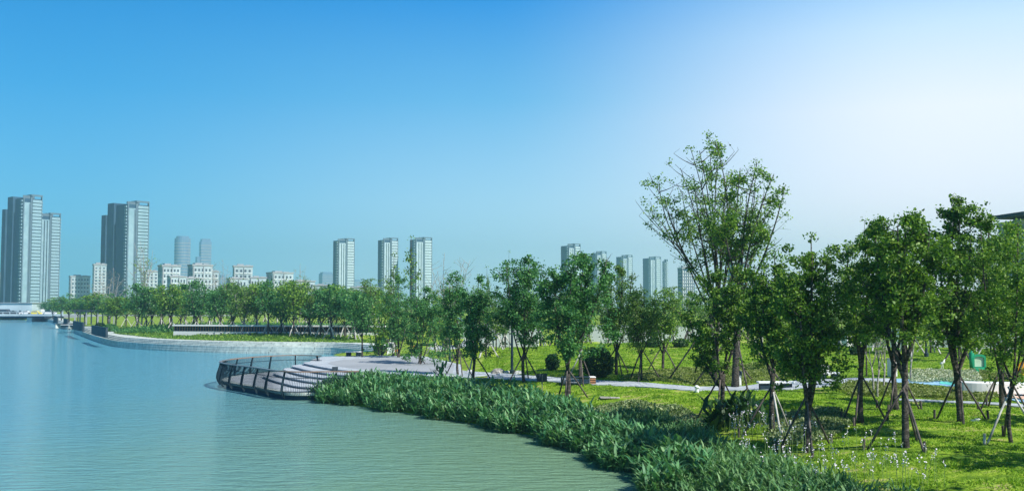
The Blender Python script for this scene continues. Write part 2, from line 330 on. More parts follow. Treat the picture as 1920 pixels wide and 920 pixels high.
# paths, draped on the ground
def densify(pairs, k=8):
    out = []
    for a, b in zip(pairs[:-1], pairs[1:]):
        for i in range(k): t = i/k; out.append(tuple(a[j]*(1-t)+b[j]*t for j in range(3)))
    return out+[pairs[-1]]
pathpolys = []
def drape(name, pairs, material, lift=.05, kind='structure', k=8, n=4):
    top, bot = [], []
    for px, yt, yb in densify(pairs, k): top.append(G(px, yt)); bot.append(G(px, yb))
    mb = MB(); rows = []
    for a, b in zip(top, bot):
        r_ = []
        for j in range(n+1):
            t = j/n; x, y = a.x*(1-t)+b.x*t, a.y*(1-t)+b.y*t; r_.append((x, y, H1(x,y)+lift))
        rows.append(r_)
    V = [v for r_ in rows for v in r_]+[(r_[0][0],r_[0][1],r_[0][2]-.3) for r_ in rows]+[(r_[-1][0],r_[-1][1],r_[-1][2]-.3) for r_ in rows]
    Fs = []; m_ = n+1; L = len(rows); o1 = L*m_; o2 = o1+L
    for i in range(L-1):
        for j in range(n): Fs.append((i*m_+j, i*m_+j+1, (i+1)*m_+j+1, (i+1)*m_+j))
        Fs.append((i*m_, (i+1)*m_, o1+i+1, o1+i)); Fs.append((i*m_+n, o2+i, o2+i+1, (i+1)*m_+n))
    pathpolys.append([(v.x,v.y) for v in top]+[(v.x,v.y) for v in bot[::-1]])
    o = mb.add(V, Fs).build(name, material); o['kind'] = kind; return o
drape('path', [(716,680,703),(780,687,706),(840,693,708),(900,698,709.5),(960,702,712),(1040,708,717),(1120,714,722),(1200,717.5,726),(1300,726,733),(1395,725,733),(1450,716.5,732),(1540,712.5,727),(1600,709.5,718),(1680,711,718)], M['paving'])
drape('play_path', [(1680,711,718),(1760,715,723),(1830,722,733),(1900,732,752),(1990,742,770)], M['blue_paint'], .055)
drape('play_path_marking', [(1762,717,721),(1800,719,726),(1838,725,731)], M['teal_paint'], .075)
drape('play_path_stripe', [(1850,737,742),(1900,741,748),(1980,750,760)], M['orange_paint'], .075)
drape('kerb_path', [(1686,749,752.5),(1760,752,755.5),(1850,756,759.5),(1990,765,770)], M['paving'], .06)
drape('park_road', [(800,652,659),(860,646,653),(900,634,647),(950,618,634),(1000,616,630)], M['paving'], .05)

# ------------------------------------------------------------------ embankment wall
def catmull(pts, k=6, closed=False):
    pts = [np.array(p, float) for p in pts]; n = len(pts); out = []
    for i in range(n-1 if not closed else n):
        g = lambda j: pts[j % n] if closed else pts[min(max(j,0),n-1)]
        p0,p1,p2,p3 = g(i-1),g(i),g(i+1),g(i+2)
        for t in np.arange(k)/k:
            out.append(.5*((2*p1)+(-p0+p2)*t+(2*p0-5*p1+4*p2-p3)*t*t+(-p0+3*p1-3*p2+p3)*t**3))
    if not closed: out.append(pts[-1])
    return out
prof = [(0,-1.2),(0,.26),(.05,.27),(.05,.53),(.10,.54),(.10,.88),(.15,.89),(.35,.90),(.35,1.06),(.40,1.07),(.62,1.08),(.62,1.24),(.67,1.25),(.9,1.26),(.9,1.39),(.95,1.40),(3.6,1.40),(3.6,.2)]
def sweep(path, prof):
    path = [np.array(p) for p in path]; V = []; Fs = []; m_ = len(prof)
    for i, p_ in enumerate(path):
        t = path[min(i+1,len(path)-1)]-path[max(i-1,0)]; t = t/np.linalg.norm(t); nrm = np.array([-t[1], t[0]])
        for o_, z in prof: V.append((p_[0]+nrm[0]*o_, p_[1]+nrm[1]*o_, z))
    for i in range(len(path)-1):
        for j in range(m_-1): Fs.append((i*m_+j, (i+1)*m_+j, (i+1)*m_+j+1, i*m_+j+1))
    return V, Fs
w1 = catmull([P(60,601.5)]+wall_shore[:4], 5); w2 = catmull(wall_shore[4:]+[(-16,116)], 8)
mb = MB(); mb.add(*sweep(w1, prof)); wa = mb.build('embankment_wall', M['stone'])
tag(wa, 'farther stone embankment wall running under the bridge on the left', 'retaining wall', 'stone embankment walls')
mb = MB(); mb.add(*sweep(w2, prof)); wb = mb.build('embankment_wall', M['stone'])
tag(wb, 'long pale stepped stone embankment wall curving along the water', 'retaining wall', 'stone embankment walls')

# ------------------------------------------------------------------ lookout platform and terraces
rail = [(-9.5,64.9),(-11.7,64.6),(-14.4,64.7),(-17.4,68.8),(-20,72.3),(-21.6,75.4),(-21.95,78.6),(-21.2,82),(-19.9,84.6),(-18.2,85.8),(-15.9,84.7)]
rl = catmull(rail, 8)
def inset(path, d):
    out = []
    for i, p_ in enumerate(path):
        t = path[min(i+1,len(path)-1)]-path[max(i-1,0)]; t = t/np.linalg.norm(t); out.append((p_[0]+t[1]*d, p_[1]-t[0]*d))
    return out   # + = to the right of travel = towards the deck
plat = empty('lookout_platform', (-15,76,0), label='pale terraced stone lookout platform jutting into the water behind its curved railing', cat='platform')
def tier(name, poly, z0, z1, m_, bev=.03): 
    mb = MB(); mb.prism([(x+15, y-76) for x, y in poly], z0, z1); return mb.build(name, m_, plat, bevel=bev)
back = [(-15.9,84.7),(-17.2,88),(-17.1,92.3),(-13.2,94.2),(-8,93),(-3,80),(-3,66)]
deck = inset(rl, .10); tier('lower_deck', [tuple(p_) for p_ in deck]+[(-16.5,85.6),(-15,84),(-8,80),(-6,66)], .30, .50, M['stone'])
foot = inset(rl, .45); tier('foundation', [tuple(p_) for p_ in foot]+[(-15.5,84),(-8,80),(-6,66)], -1.2, .30, M['shade_blue_wall'], 0)
deckin = inset(rl, .55); tier('deck_paving', [tuple(p_) for p_ in deckin]+[(-16,84),(-8,80),(-7,67)], .40, .515, M['paving'], 0)
tiers = [(.69,[(-9,65.7),(-13.4,66.6),(-16.0,70.6),(-18.3,75.6),(-18.9,77.8),(-18.2,79.2)]),
 (.86,[(-7.5,65.4),(-12.6,68.0),(-15.4,71.8),(-17.6,76.2),(-18.3,78.4),(-17.9,80.2)]),
 (1.03,[(-6.5,66),(-12.0,69.3),(-14.9,73.0),(-17.1,77.6),(-18.0,80.3),(-17.6,82.0)]),
 (1.20,[(-5.5,66.1),(-11.4,70.4),(-14.3,74.2),(-16.6,78.8),(-17.6,81.4),(-17.1,83.2)]),
 (1.37,[(-4.5,66.3),(-10.5,71.3),(-13.4,75.2),(-15.8,79.8),(-16.9,82.4),(-16.7,84.2)])]
for z, fr in tiers:
    fp = [tuple(p_) for p_ in catmull(fr, 6)]
    full = fp+[(-17.2,88),(-17.1,92.3),(-13.2,94.2),(-8,93),(-4,80),(-3.5,68)]; gx, gy = -9.5, 80
    st_ = tier('terrace_step', full, z-.075, z, M['paving'], .02)
    mb = MB(); mb.prism([((x-gx)*.982+gx+15, (y-gy)*.982+gy-76) for x, y in full], z-.19 if z < 1.3 else -1, z-.078); mb.build('riser', M['mid_grey'], st_)  # darker riser grey paints in the shade under the step lip
lp = [tuple(p_) for p_ in catmull([(-4,68.5),(-10,73),(-13,77),(-14.8,82),(-14.5,87)], 6)]
tier('plaza_inlay', lp+[(-12.5,90),(-8,90),(-4.5,80)], 1.30, 1.374, M['mid_grey'], 0)
# railing
rr = empty('curved_railing', (0,0,0), label='dark curved metal railing with wooden handrail around the lookout platform', cat='railing')
ra = [np.array(p_) for p_ in rl]
arc = np.concatenate([[0], np.cumsum([np.linalg.norm(ra[i+1]-ra[i]) for i in range(len(ra)-1)])])
def rpos(s):
    x = np.interp(s, arc, [p_[0] for p_ in ra]); y = np.interp(s, arc, [p_[1] for p_ in ra])
    e = .15; x2 = np.interp(s+e, arc, [p_[0] for p_ in ra]); y2 = np.interp(s+e, arc, [p_[1] for p_ in ra]); x1 = np.interp(s-e, arc, [p_[0] for p_ in ra]); y1 = np.interp(s-e, arc, [p_[1] for p_ in ra])
    t = np.array([x2-x1, y2-y1]); t /= max(np.linalg.norm(t), 1e-9); return np.array([x,y]), t, np.array([-t[1], t[0]])   # outward normal
pf = [(.02,.12),(.16,.36),(.26,.62),(.22,.95),(.08,1.45),(0,1.78)]
def at_r(s, o_, z): p_, t, n_ = rpos(s); return (p_[0]+n_[0]*o_, p_[1]+n_[1]*o_, z)
mb = MB(); hs = np.linspace(.2, arc[-1], 90)
V = []; 
for s in hs:
    for o_, z in ((-.09,1.78),(.09,1.78),(.09,1.845),(-.09,1.845)): V.append(at_r(s, o_, z))
Fs = [(i*4+k, i*4+(k+1)%4, (i+1)*4+(k+1)%4, (i+1)*4+k) for i in range(len(hs)-1) for k in range(4)]
split = int(len(Fs)*.27); 
mb.add(V, Fs); mb.M = [0 if (i//4 < 15 or i//4 > 58) else 1 for i in range(len(Fs))]
mb.build('handrail', [M['rail_wood'], M['rail_grey']], rr)
mb = MB()
for o_, z in ((.10,1.42),(.02,.54)): mb.tube([at_r(s, pf[3][0]-.12 if z > 1 else .12, z) for s in hs], .022, 4)
mb.build('lower_rail', M['dark_metal'], rr)
npost = 15
for k in range(npost):
    s = .6+(arc[-1]-1.0)*k/(npost-1); p_, t, n_ = rpos(s); mb = MB(); V = []
    for o_, z in pf:
        w = .12 if .3 < z < 1.0 else .08
        for a, b in ((-w,-.035),(w*.4,-.035),(w*.4,.035),(-w,.035)): V.append((p_[0]+n_[0]*(o_+a)+t[0]*b, p_[1]+n_[1]*(o_+a)+t[1]*b, z))
    Fs = [(i*4+q, i*4+(q+1)%4, (i+1)*4+(q+1)%4, (i+1)*4+q) for i in range(len(pf)-1) for q in range(4)]+[(3,2,1,0),tuple(range(len(pf)*4-4, len(pf)*4))]
    mb.add(V, Fs).build('post', M['dark_metal'], rr)
mb = MB()
for s in np.arange(.4, arc[-1]-.1, .11):
    mb.tube([at_r(s, o_-.05, z) for o_, z in ((.04,.30),(.18,.42),(.24,.65),(.2,.95),(.08,1.42),(0,1.77))], .015, 3, False)
o = mb.build('infill_bar', M['dark_metal'], rr); o['kind'] = 'stuff'

# dark screens on the far wall
def screen(pa, pb, hgt, label):
    a, b = Vector((*P(*pa, 1.4),1.4)), Vector((*P(*pb, 1.4),1.4)); d = b-a; rz = math.atan2(d.y, d.x)
    o = empty('parapet_screen', ((a+b)/2), rz, label=label, cat='parapet', group='dark screens along the embankment wall')
    L = d.length; mb = MB(); n = 8; poly = [(-L/2+L*i/n, -.16-.25*math.sin(math.pi*i/n)) for i in range(n+1)]
    mb.prism(poly+[(x, y+.32) for x, y in poly[::-1]], 0, hgt); mb.build('panel', M['screen'], o, bevel=.04)
    mb = MB(); mb.prism([(x, y-.06) for x, y in poly]+[(x, y+.40) for x, y in poly[::-1]], hgt+.004, hgt+.09); mb.build('coping', M['dark_metal'], o)
screen((173,626),(200,632.5),1.35,'nearest and widest dark curved screen on the embankment wall')
screen((138,616),(156.5,621),1.5,'second dark screen on the embankment wall, left of the widest')
screen((120,611),(127,612),1.6,'third dark screen on the embankment wall, beside white benches')
screen((101,604),(108,605.5),1.7,'farthest small dark screen on the wall near the bridge end')

# ------------------------------------------------------------------ trees
def bez(a, b, c, n): return [tuple(np.array(a)*(1-t)**2+np.array(b)*2*t*(1-t)+np.array(c)*t*t) for t in np.linspace(0,1,n)]
def gen_tree(seed, H, th, cw, r0, leafL, nleaf, leafmat_, nlead=4, lean=(0,0), sparse=False, bark='bark', spread=.8, cdepth=None, twigs=9, stems=1, wisps=0):
    rng = np.random.default_rng(seed); mb = MB(); anchors = []
    cx, cyy = lean; zc = th*.92; ch = H-zc; cdp = (cdepth or cw)/cw
    def env(z): t = np.clip((z-zc)/ch, 0, 1); return cw/2*1.12*np.sin(np.pi*(t*.80+.13))**.6*(1+.16*np.sin(z*2.1+seed)+.10*np.sin(z*5.3+seed*2))
    for st in range(stems):
        ang = rng.uniform(0, 6.28); off = (0,0) if stems == 1 else (.25*math.cos(ang), .25*math.sin(ang))
        top = (cx*.35+off[0]*2+rng.normal()*.08, cyy*.35+off[1]*2+rng.normal()*.08, th)
        tp = bez((off[0]*.6,off[1]*.6,-.3), (off[0]+rng.normal()*.10, off[1]+rng.normal()*.10, th*.5), top, 7)
        rs = r0/(stems**.5); mb.tube(tp, [rs*1.3, rs*1.05, rs, rs*.95, rs*.9, rs*.86, rs*.8], 8)
        for l in range(nlead):
            a = 2*math.pi*(l+rng.uniform(.1,.9))/nlead + st; ti = l/max(nlead-1,1)
            tz = H*(.99 if l == 0 else rng.uniform(.74,.97)); rad = env(min(tz, H*.8))*spread*rng.uniform(.6,1.0)*(.25 if l == 0 else 1)
            end = (cx+rad*math.cos(a), cyy+rad*cdp*math.sin(a), tz)
            sb = tp[int(rng.integers(4,7))] if l else tp[-1]
            kk = .30 if not sparse else .20
            if sparse: tz = H*(1.0 if l == 0 else rng.uniform(.66,1.0)); rad *= 1.12-.35*(tz/H-.66)/.34; end = (cx+rad*math.cos(a), cyy+rad*cdp*math.sin(a), tz)
            midp = (sb[0]*.5+end[0]*.5+rad*kk*math.cos(a)+(rng.normal()*.5 if sparse else 0), sb[1]*.5+end[1]*.5+rad*kk*math.sin(a), sb[2]+(tz-sb[2])*(.38 if not sparse else rng.uniform(.4,.62)))
            path = bez(sb, midp, end, 10); rr_ = np.linspace(rs*(.62 if not sparse else .42), .012+leafL*.04, 10); mb.tube(path, list(rr_), 6)
            for k in range(twigs):
                i = rng.uniform(2.0, 9.0) if not sparse else rng.uniform(3, 9.); i0 = int(i); q = np.array(path[i0])*(1-(i-i0))+np.array(path[min(i0+1,9)])*(i-i0)
                an = rng.uniform(0, 6.28); ln = env(q[2])*rng.uniform(.35,.75)*(1.1-.05*i)
                e = q+np.array([math.cos(an)*ln, math.sin(an)*ln*cdp, ln*rng.uniform(.3,1.0)])
                bp = bez(q, (q*.5+e*.5)+np.array([0,0,-ln*.12]), e, 5); mb.tube(bp, list(np.linspace(max(.010+leafL*.05, rs*.2), .006+leafL*.02, 5)), 4, False)
                for w in range(3 if not sparse else 2):
                    q2 = np.array(bp[int(rng.integers(1,5))]); an2 = rng.uniform(0,6.28); l2 = ln*rng.uniform(.2,.45)
                    e2 = q2+np.array([math.cos(an2)*l2, math.sin(an2)*l2, l2*rng.uniform(-.1,.9)])
                    mb.tube([q2, e2], [.006+leafL*.015, .004+leafL*.01], 3, False); anchors.append(e2); anchors.append((q2+e2)/2)
                anchors += [np.array(b_) for b_ in bp[1:]]
            anchors += [np.array(b_) for b_ in path[5:]]
        for w in range(wisps):
            a = rng.uniform(0,6.28); q = np.array([cx,cyy,H*.8])+rng.normal(size=3)*[cw*.12,cw*.12,.2]; e = q+[math.cos(a)*cw*.05, math.sin(a)*cw*.05, H*rng.uniform(.18,.28)]
            mb.tube([q,(q+e)/2+rng.normal(size=3)*.04,e], [.03,.018,.008], 4, False)
            for t in np.linspace(.3,1,7): anchors.append(q*(1-t)+e*t)
    A = np.array(anchors); rngs = rng
    clr = (leafL*1.9+.05) if sparse else max(.20, leafL*1.7)
    if sparse:
        keep = rng.uniform(size=len(A)) < .30; A = A[keep]
    if not sparse:   # fill clumps in the crown volume
        nf = int(len(A)*.28); z = rng.uniform(zc+.05*ch, H*.97, nf*3); th_ = rng.uniform(0,6.28,nf*3); rr2 = env(z)*np.sqrt(rng.uniform(.05,1.0,nf*3))
        C = np.stack([cx+rr2*np.cos(th_), cyy+rr2*np.sin(th_)*cdp, z],1)
        nz = np.sin(C[:,0]*2.7+seed)+np.sin(C[:,1]*2.9+seed*2)+np.sin(C[:,2]*2.2+seed*3); C = C[nz > -.35][:nf]; A = np.vstack([A, C])
    if not wisps and not sparse:
        rad_ = np.hypot(A[:,0]-cx, (A[:,1]-cyy)/cdp); az_ = np.arctan2(A[:,1]-cyy, A[:,0]-cx); A = A[(rad_ < env(A[:,2])*(1.12+.22*np.sin(az_*2+A[:,2]*1.4+seed)+.12*np.sin(az_*5+A[:,2]*3))) & (A[:,2] < H*1.0)]
    wgt = rng.uniform(.1,1.6,len(A))**2.2; wgt /= wgt.sum(); idx = rng.choice(len(A), nleaf, p=wgt)
    c = A[idx]+rng.normal(size=(nleaf,3))*clr*np.array([.52,.52,.42]); L = leafL*rng.uniform(.65,1.25,nleaf)
    V, Q = leaves(c, L, rng, up=.55, wr=.68, droop=.35)
    return mb, V, Q
def tree(name, seed, loc, label, cat='tree', group=None, bark='bark', lm='leaf_mid', rz=0, **k):
    o = empty(name, loc, rz, label=label, cat=cat, group=group)
    mb, V, Q = gen_tree(seed, leafmat_=lm, **k)
    mb.build('trunk', M[bark], o, smooth=True); link('crown', np_mesh('crown', V, Q, M[lm]), o)
    return o
def support(loc, label, group, n=3, hgt=2.0, rad=1.15, a0=0, pm='pole', pr=.035, pegs=True, sd=0):
    rng = random.Random(sd); o = empty('tree_support', loc, 0, label=label, cat='tree support', group=group)
    for k in range(n):
        a = a0+2*math.pi*k/n+rng.uniform(-.25,.25); r_ = rad*rng.uniform(.85,1.15); x, y = r_*math.cos(a), r_*math.sin(a)
        gz = H1(loc[0]+x, loc[1]+y)-loc[2]; t = hgt*rng.uniform(.92,1.1); e = (-x*.10, -y*.10, t)
        mm = M['pole'] if pm == 'mix' and rng.random() < .55 else (M['pole_pale'] if pm == 'mix' else M[pm])
        mb = MB(); mb.tube([(x,y,gz-.1),(x*.45,y*.45,(gz+t)*.5),e], [pr, pr*.95, pr*.8], 6)
        pobj = mb.build('pole', mm, o, smooth=True)
        if pegs:
            mb = MB(); mb.tube([(x*1.06,y*1.06,gz-.15),(x*1.02-.02,y*1.02,gz+.35)], pr*1.1, 6); mb.build('peg', mm, pobj)
    return o

# foreground and middle trees: base px, base py, top py, crown left, right, bottom
T = [
 # bx, by, ytop, xl, xr, ybot, seed, leafL, nleaf, mat, leaders, name, label
 (1514,848,438,1440,1600,735, 11,.135,14000,'leaf_deep',6,'broadleaf_tree','dense dark green tree with a thick trunk rising from the foreground lawn',.155),
 (1698,838,398,1596,1782,650, 12,.14,13500,'leaf_deep',5,'broadleaf_tree','big forked dark trunk tree in the right foreground above the cross braces',.15),
 (1802,790,372,1722,1888,655, 13,.15,15000,'leaf_deep',5,'broadleaf_tree','tallest of the right hand trees, straight trunk beside the play area',.17),
 (1899,830,412,1822,1990,720, 14,.12,9500,'leaf_mid',5,'broadleaf_tree','thin multi branched tree with yellow green leaves at the right edge',.09),
 (1615,793,440,1556,1684,640, 15,.13,7600,'leaf_deep',4,'broadleaf_tree','slender tree with bare lower twigs between the two thickest foreground trunks',.14),
 (1352,793,498,1286,1436,700, 16,.135,10500,'leaf_deep',4,'broadleaf_tree','dark trunk tree at the edge of the waterside bed below the tall airy tree',.13),
 (1449,813,474,1396,1502,690, 17,.135,8600,'leaf_deep',4,'broadleaf_tree','straight pale trunk tree just left of the dense thick trunked tree',.13),
 (1682,768,425,1622,1745,640, 18,.15,6800,'leaf_deep',4,'broadleaf_tree','straight trunk tree behind the big forked foreground tree',.15),
 (1880,765,440,1820,1950,640, 19,.16,6500,'leaf_mid',4,'broadleaf_tree','leaning trunk tree behind the thin one at the right edge',.15),
 (746,708,520,698,792,662, 21,.17,5200,'leaf_teal',4,'broadleaf_tree','first dark trunk tree at the plaza edge, above the yellow grasses',.15),
 (788,712,540,752,838,690, 22,.17,5400,'leaf_teal',4,'broadleaf_tree','low dense tree right of the first plaza tree',.13),
 (861,706,508,822,884,672, 23,.17,3600,'leaf_teal',4,'broadleaf_tree','slim tree left of the pair of dark trunks by the path',.11),
 (887,716,520,862,924,690, 24,.17,4600,'leaf_teal',4,'broadleaf_tree','dark compact crowned tree beside the waterside path bend',.12),
 (984,716,480,926,1036,660, 25,.17,6800,'leaf_teal',6,'broadleaf_tree','wide forked tree with low spreading branches beside the square sign',.12),
 (1064,752,474,1024,1148,676, 26,.17,8600,'leaf_teal',6,'broadleaf_tree','largest bushy tree in the centre, standing in front of the slatted bench',.15),
 (1089,722,520,1056,1122,640, 27,.16,2500,'leaf_mid',4,'broadleaf_tree','straight trunk tree rising just behind the slatted bench',.12),
 (1156,702,500,1122,1198,640, 28,.17,3000,'leaf_light',5,'broadleaf_tree','light green airy tree right of the round bush',.13),
 (1203,713,545,1170,1236,662, 29,.16,2600,'leaf_light',5,'broadleaf_tree','small light green tree with low forked stems above the yellow ground cover',.08),
 (1243,695,540,1216,1272,648, 30,.16,2300,'leaf_mid',4,'broadleaf_tree','slim upright tree on the lawn crest in front of the round hedges',.12),
]
trees_xy = []
SUPL = ['three dark poles at the thickest trunk in the right foreground','crossed braces at the big forked trunk, one with an upright peg','long dark braces at the straight trunk beside the play area','thin braces around the multi branched tree at the right edge','short braces at the slender trunk between the two thickest trunks',
 'dark braces at the trunk beside the waterside bed','dark braces at the straight pale trunk left of the thickest trunk','braces behind the big forked foreground trunk','braces at the leaning trunk near the right edge','braces at the first dark trunk on the plaza edge',
 'braces at the low dense tree right of the first plaza tree','braces at the slim trunk left of the paired dark trunks','braces at the compact dark tree beside the path bend','braces at the wide forked tree beside the square sign','braces in front of the slatted bench at the largest bushy tree',
 'braces just behind the slatted bench','braces at the airy light green tree right of the round bush','braces at the small low forked tree above the yellow ground cover','braces at the slim tree on the lawn crest before the round hedges']
for i, (bx,by,yt,xl,xr,yb,sd,lL,nl,lm,nld,nm,lab,r0) in enumerate(T):
    g = G(bx, by); d = g.y; Ht = ZAT(yt, d)-g.z; th = max(1.2, ZAT(yb, d)-g.z); cw = (xr-xl)*d/F; lean = (XAT((xl+xr)/2, d)-g.x, 0)
    trees_xy.append((g.x, g.y))
    tree(nm, sd, g, lab, group='young park trees on the near lawn', lm=lm, H=Ht, th=th, cw=cw*(1.12 if bx < 1260 else 1), r0=r0*.78, leafL=lL*.84, nleaf=int(nl*(1.9 if bx < 1260 else 1.5)), nlead=nld, lean=lean, twigs=11, cdepth=min(cw*1.15, 4.5))
    near = d < 48
    support(g, SUPL[i], 'wooden tree supports on the near lawn', hgt=2.0 if near else 1.9, rad=1.1, a0=[.4,2.9,.1,3.6,2.2][i%5], pm='pole' if i%3 else 'mix', pr=.04 if near else .045, pegs=near, sd=i)
# two tall airy trees
for (bx,by,yt,xl,xr,yb,sd,lab,nld,st,r0) in ((1334,712,274,1224,1440,520,41,'very tall airy tree fanning out from many thin stems above all others',11,2,.20),
        (1378,726,306,1340,1492,500,44,'tall sparse tree with a thick dark trunk leaning right of the airy one',7,1,.19)):
    g = G(bx, by); d = g.y; Ht = ZAT(yt, d)-g.z; th = ZAT(yb, d)-g.z; cw = (xr-xl)*d/F; lean = (XAT((xl+xr)/2, d)-g.x, 0)
    tree('airy_tree', sd, g, lab, group='tall airy trees', lm='leaf_mid', H=Ht, th=th*.8, cw=cw, r0=r0, leafL=.15, nleaf=9500 if st == 2 else 6500, nlead=nld, lean=lean, sparse=True, twigs=8, stems=st, spread=.95)
    support(g, 'long dark braces propping the '+('very tall airy tree' if st == 2 else 'thick dark trunk of the tall sparse tree'), 'wooden tree supports on the near lawn', n=4, hgt=3.6, rad=2.7, pr=.05, pegs=False, sd=sd)

# variants reused for the farther trees
def proto(seed, H, th, cw, leafL, nleaf, lm, nlead=4, bark='bark', **k):
    mb, V, Q = gen_tree(seed, leafmat_=lm, H=H, th=th, cw=cw, r0=k.pop('r0', .11), leafL=leafL, nleaf=nleaf, nlead=nlead, twigs=k.pop('twigs', 7), **k)
    o = mb.build('trunk', M[bark], smooth=True); tm = o.data; bpy.data.objects.remove(o)
    return tm, np_mesh('crown', V, Q, M[lm]), H
def put(pr, name, loc, hgt, rz, label, cat, group, wscale=1.0):
    tm, cm, H = pr; o = empty(name, loc, rz, label=label, cat=cat, group=group); s = hgt/H; o.scale = (s*wscale, s*wscale, s)
    link('trunk', tm, o); link('crown', cm, o); return o
FT = [proto(60, 6.2, 2.1, 4.6, .26, 2600, 'leaf_teal', 5), proto(61, 6.2, 1.9, 4.2, .26, 2400, 'leaf_teal', 4), proto(62, 6.2, 2.2, 4.4, .26, 2500, 'leaf_mid', 5),
      proto(63, 6.2, 1.8, 4.0, .26, 2100, 'leaf_light', 5, 'bark_pale'), proto(64, 6.2, 1.6, 3.6, .24, 1500, 'leaf_light', 6), proto(65, 6.2, 2.3, 3.8, .26, 1900, 'leaf_teal', 4)]
BT = [proto(70, 6.5, 1.8, 3.4, .2, 1700, 'leaf_light', 5), proto(71, 6.5, 1.9, 3.2, .2, 1300, 'leaf_light', 5), proto(72, 6.5, 1.7, 3.4, .2, 1900, 'leaf_mid', 4)]
SP = [proto(80, 12, 4, 5.5, .2, 420, 'leaf_mid', 9, 'bark_pale', sparse=True, spread=.95, r0=.13), proto(81, 12, 4, 6.5, .16, 60, 'leaf_mid', 12, 'bark_pale', sparse=True, spread=1.0, r0=.12), proto(82, 9, 1.5, 2.2, .2, 420, 'leaf_light', 3, sparse=True, spread=.6, r0=.08)]
ORD = 'first second third fourth fifth sixth seventh eighth ninth tenth eleventh twelfth thirteenth fourteenth fifteenth sixteenth seventeenth eighteenth nineteenth twentieth twenty-first twenty-second twenty-third twenty-fourth twenty-fifth twenty-sixth twenty-seventh twenty-eighth twenty-ninth thirtieth'.split()
rnd = random.Random(5)
# row on the embankment
tms = {}
def tripod_mesh(seed, pm, n=3, hgt=2.1, rad=1.2, pr=.07):
    r = random.Random(seed); mb = MB()
    for k in range(n):
        a = 6.28*k/n+r.uniform(-.3,.3)+seed; x, y = rad*math.cos(a), rad*math.sin(a); mb.tube([(x,y,-.15),(-x*.15,-y*.15,hgt)], pr, 5)
    o = mb.build('poles', M[pm]); me = o.data; bpy.data.objects.remove(o); return me
TRI = [tripod_mesh(i, 'pole_pale' if i < 4 else 'pole') for i in range(6)]
row = [(236,611,548,0),(256,613,552,1),(274,616,545,2),(302,617,541,1),(322,622,534,0),(347,618,541,2),(368,623,543,1),(392,620,541,0),(413,626,539,2),(436,624,533,0),(458,628,531,3),(482,626,530,2),(502,629,534,3),(528,628,538,0),(550,632,533,2),(580,630,545,1),(601,633,538,0),(620,637,546,2),(646,632,540,1),(664,640,546,0),(679,668,565,1)]
for i, (bx,by,yt,v) in enumerate(row):
    g = G(bx, by) if i < 20 else Vector((*P(bx, by, 1.38), 1.38)); hgt = (ZAT(yt, g.y)-g.z)*(1+.10*math.sin(i*2.3)); v = [0,4,1,5,2,3,0,5,1,4,3,2,5,0,2,4,1,5,0,1,1][i]
    lab = f'{ORD[i]} leafy tree from the left in the row behind the stone embankment' if i < 20 else 'lone tree with thin dark trunk beside the white bench on the plaza'
    put(FT[v], 'park_tree', g, hgt, rnd.uniform(0,6.28), lab, 'tree', 'trees behind the stone embankment', wscale=rnd.uniform(.95,1.15) if i < 20 else .8)
    if i < 20:
        o = link('tree_support', TRI[i%4], None, g); tag(o, f'pale pole tripod around the {ORD[i]} tree of the embankment row', 'tree support', 'pale tree supports on the embankment')
# second, farther row: saplings behind
for i in range(24):
    px = 262+i*19.5+rnd.uniform(-5,5); d = rnd.uniform(172,198); x = XAT(px, d); z = H1(x, d)
    put(FT[rnd.choice([0,1,2,3,4,5])], 'park_tree', (x,d,z), rnd.uniform(5.2,8.4), rnd.uniform(0,6.28), f'{ORD[i]} tree from the left in the farther row beyond the embankment lawn', 'tree', 'farther row of trees beyond the embankment', wscale=rnd.uniform(.9,1.2))
    o = link('tree_support', TRI[i%5], None, (x,d,z)); tag(o, f'thin pole tripod around the {ORD[i]} tree of the farther embankment row', 'tree support', 'tree supports of the farther row')
# willows by the bridge end
for i, (px,py,yt,d) in enumerate(((100,592,562,330),(116,594,556,300),(130,598,552,270),(146,600,560,262),(160,602,556,250),(182,604,548,225),(204,606,552,205),(218,607,556,196),(84,590,566,390),(70,588,568,430))):
    x = XAT(px, d); z = 1.9
    put(FT[(i*2)%4], 'willow_tree', (x,d,z), ZAT(yt,d)-z, rnd.uniform(0,6.28), f'{ORD[i]} hazy round tree beside the far end of the bridge', 'tree', 'trees near the bridge end', wscale=1.5)
# tall sparse trees breaking the skyline
for (px,d,yt,v,lab,ws) in ((206,215,502,1,'tall almost bare tree in front of the left twin tower',1.25),(266,190,455,0,'tallest thin leafed tree in front of the staggered tower',.8),(412,200,486,1,'leafless fan shaped tree before the white apartment blocks',.9),
        (562,190,498,0,'thin sparse tree above the middle of the embankment row',.7),(840,110,474,1,'leafless fan shaped tree above the dark trees in the centre',1.0),(737,95,478,2,'narrow wispy sapling in front of the middle tower',.8),(772,98,446,2,'tallest narrow wispy sapling between two towers',.75),
        (1168,100,490,2,'narrow sapling right of the largest bushy tree',.8),(1558,90,548,2,'thin bare sapling left of the T shaped lamp',.8),(1622,62,412,2,'thin wispy sapling top above the slender right hand tree',.6),(912,92,500,2,'hair thin sapling rising left of the wide forked tree',.5),(955,92,472,2,'hair thin sapling rising above the wide forked tree',.4)):
    x = XAT(px, d); z = H1(x, d); put(SP[v], 'sparse_tree', (x,d,z), ZAT(yt,d)-z, rnd.uniform(0,6.28), lab, 'tree', 'sparse trees against the sky', wscale=ws)
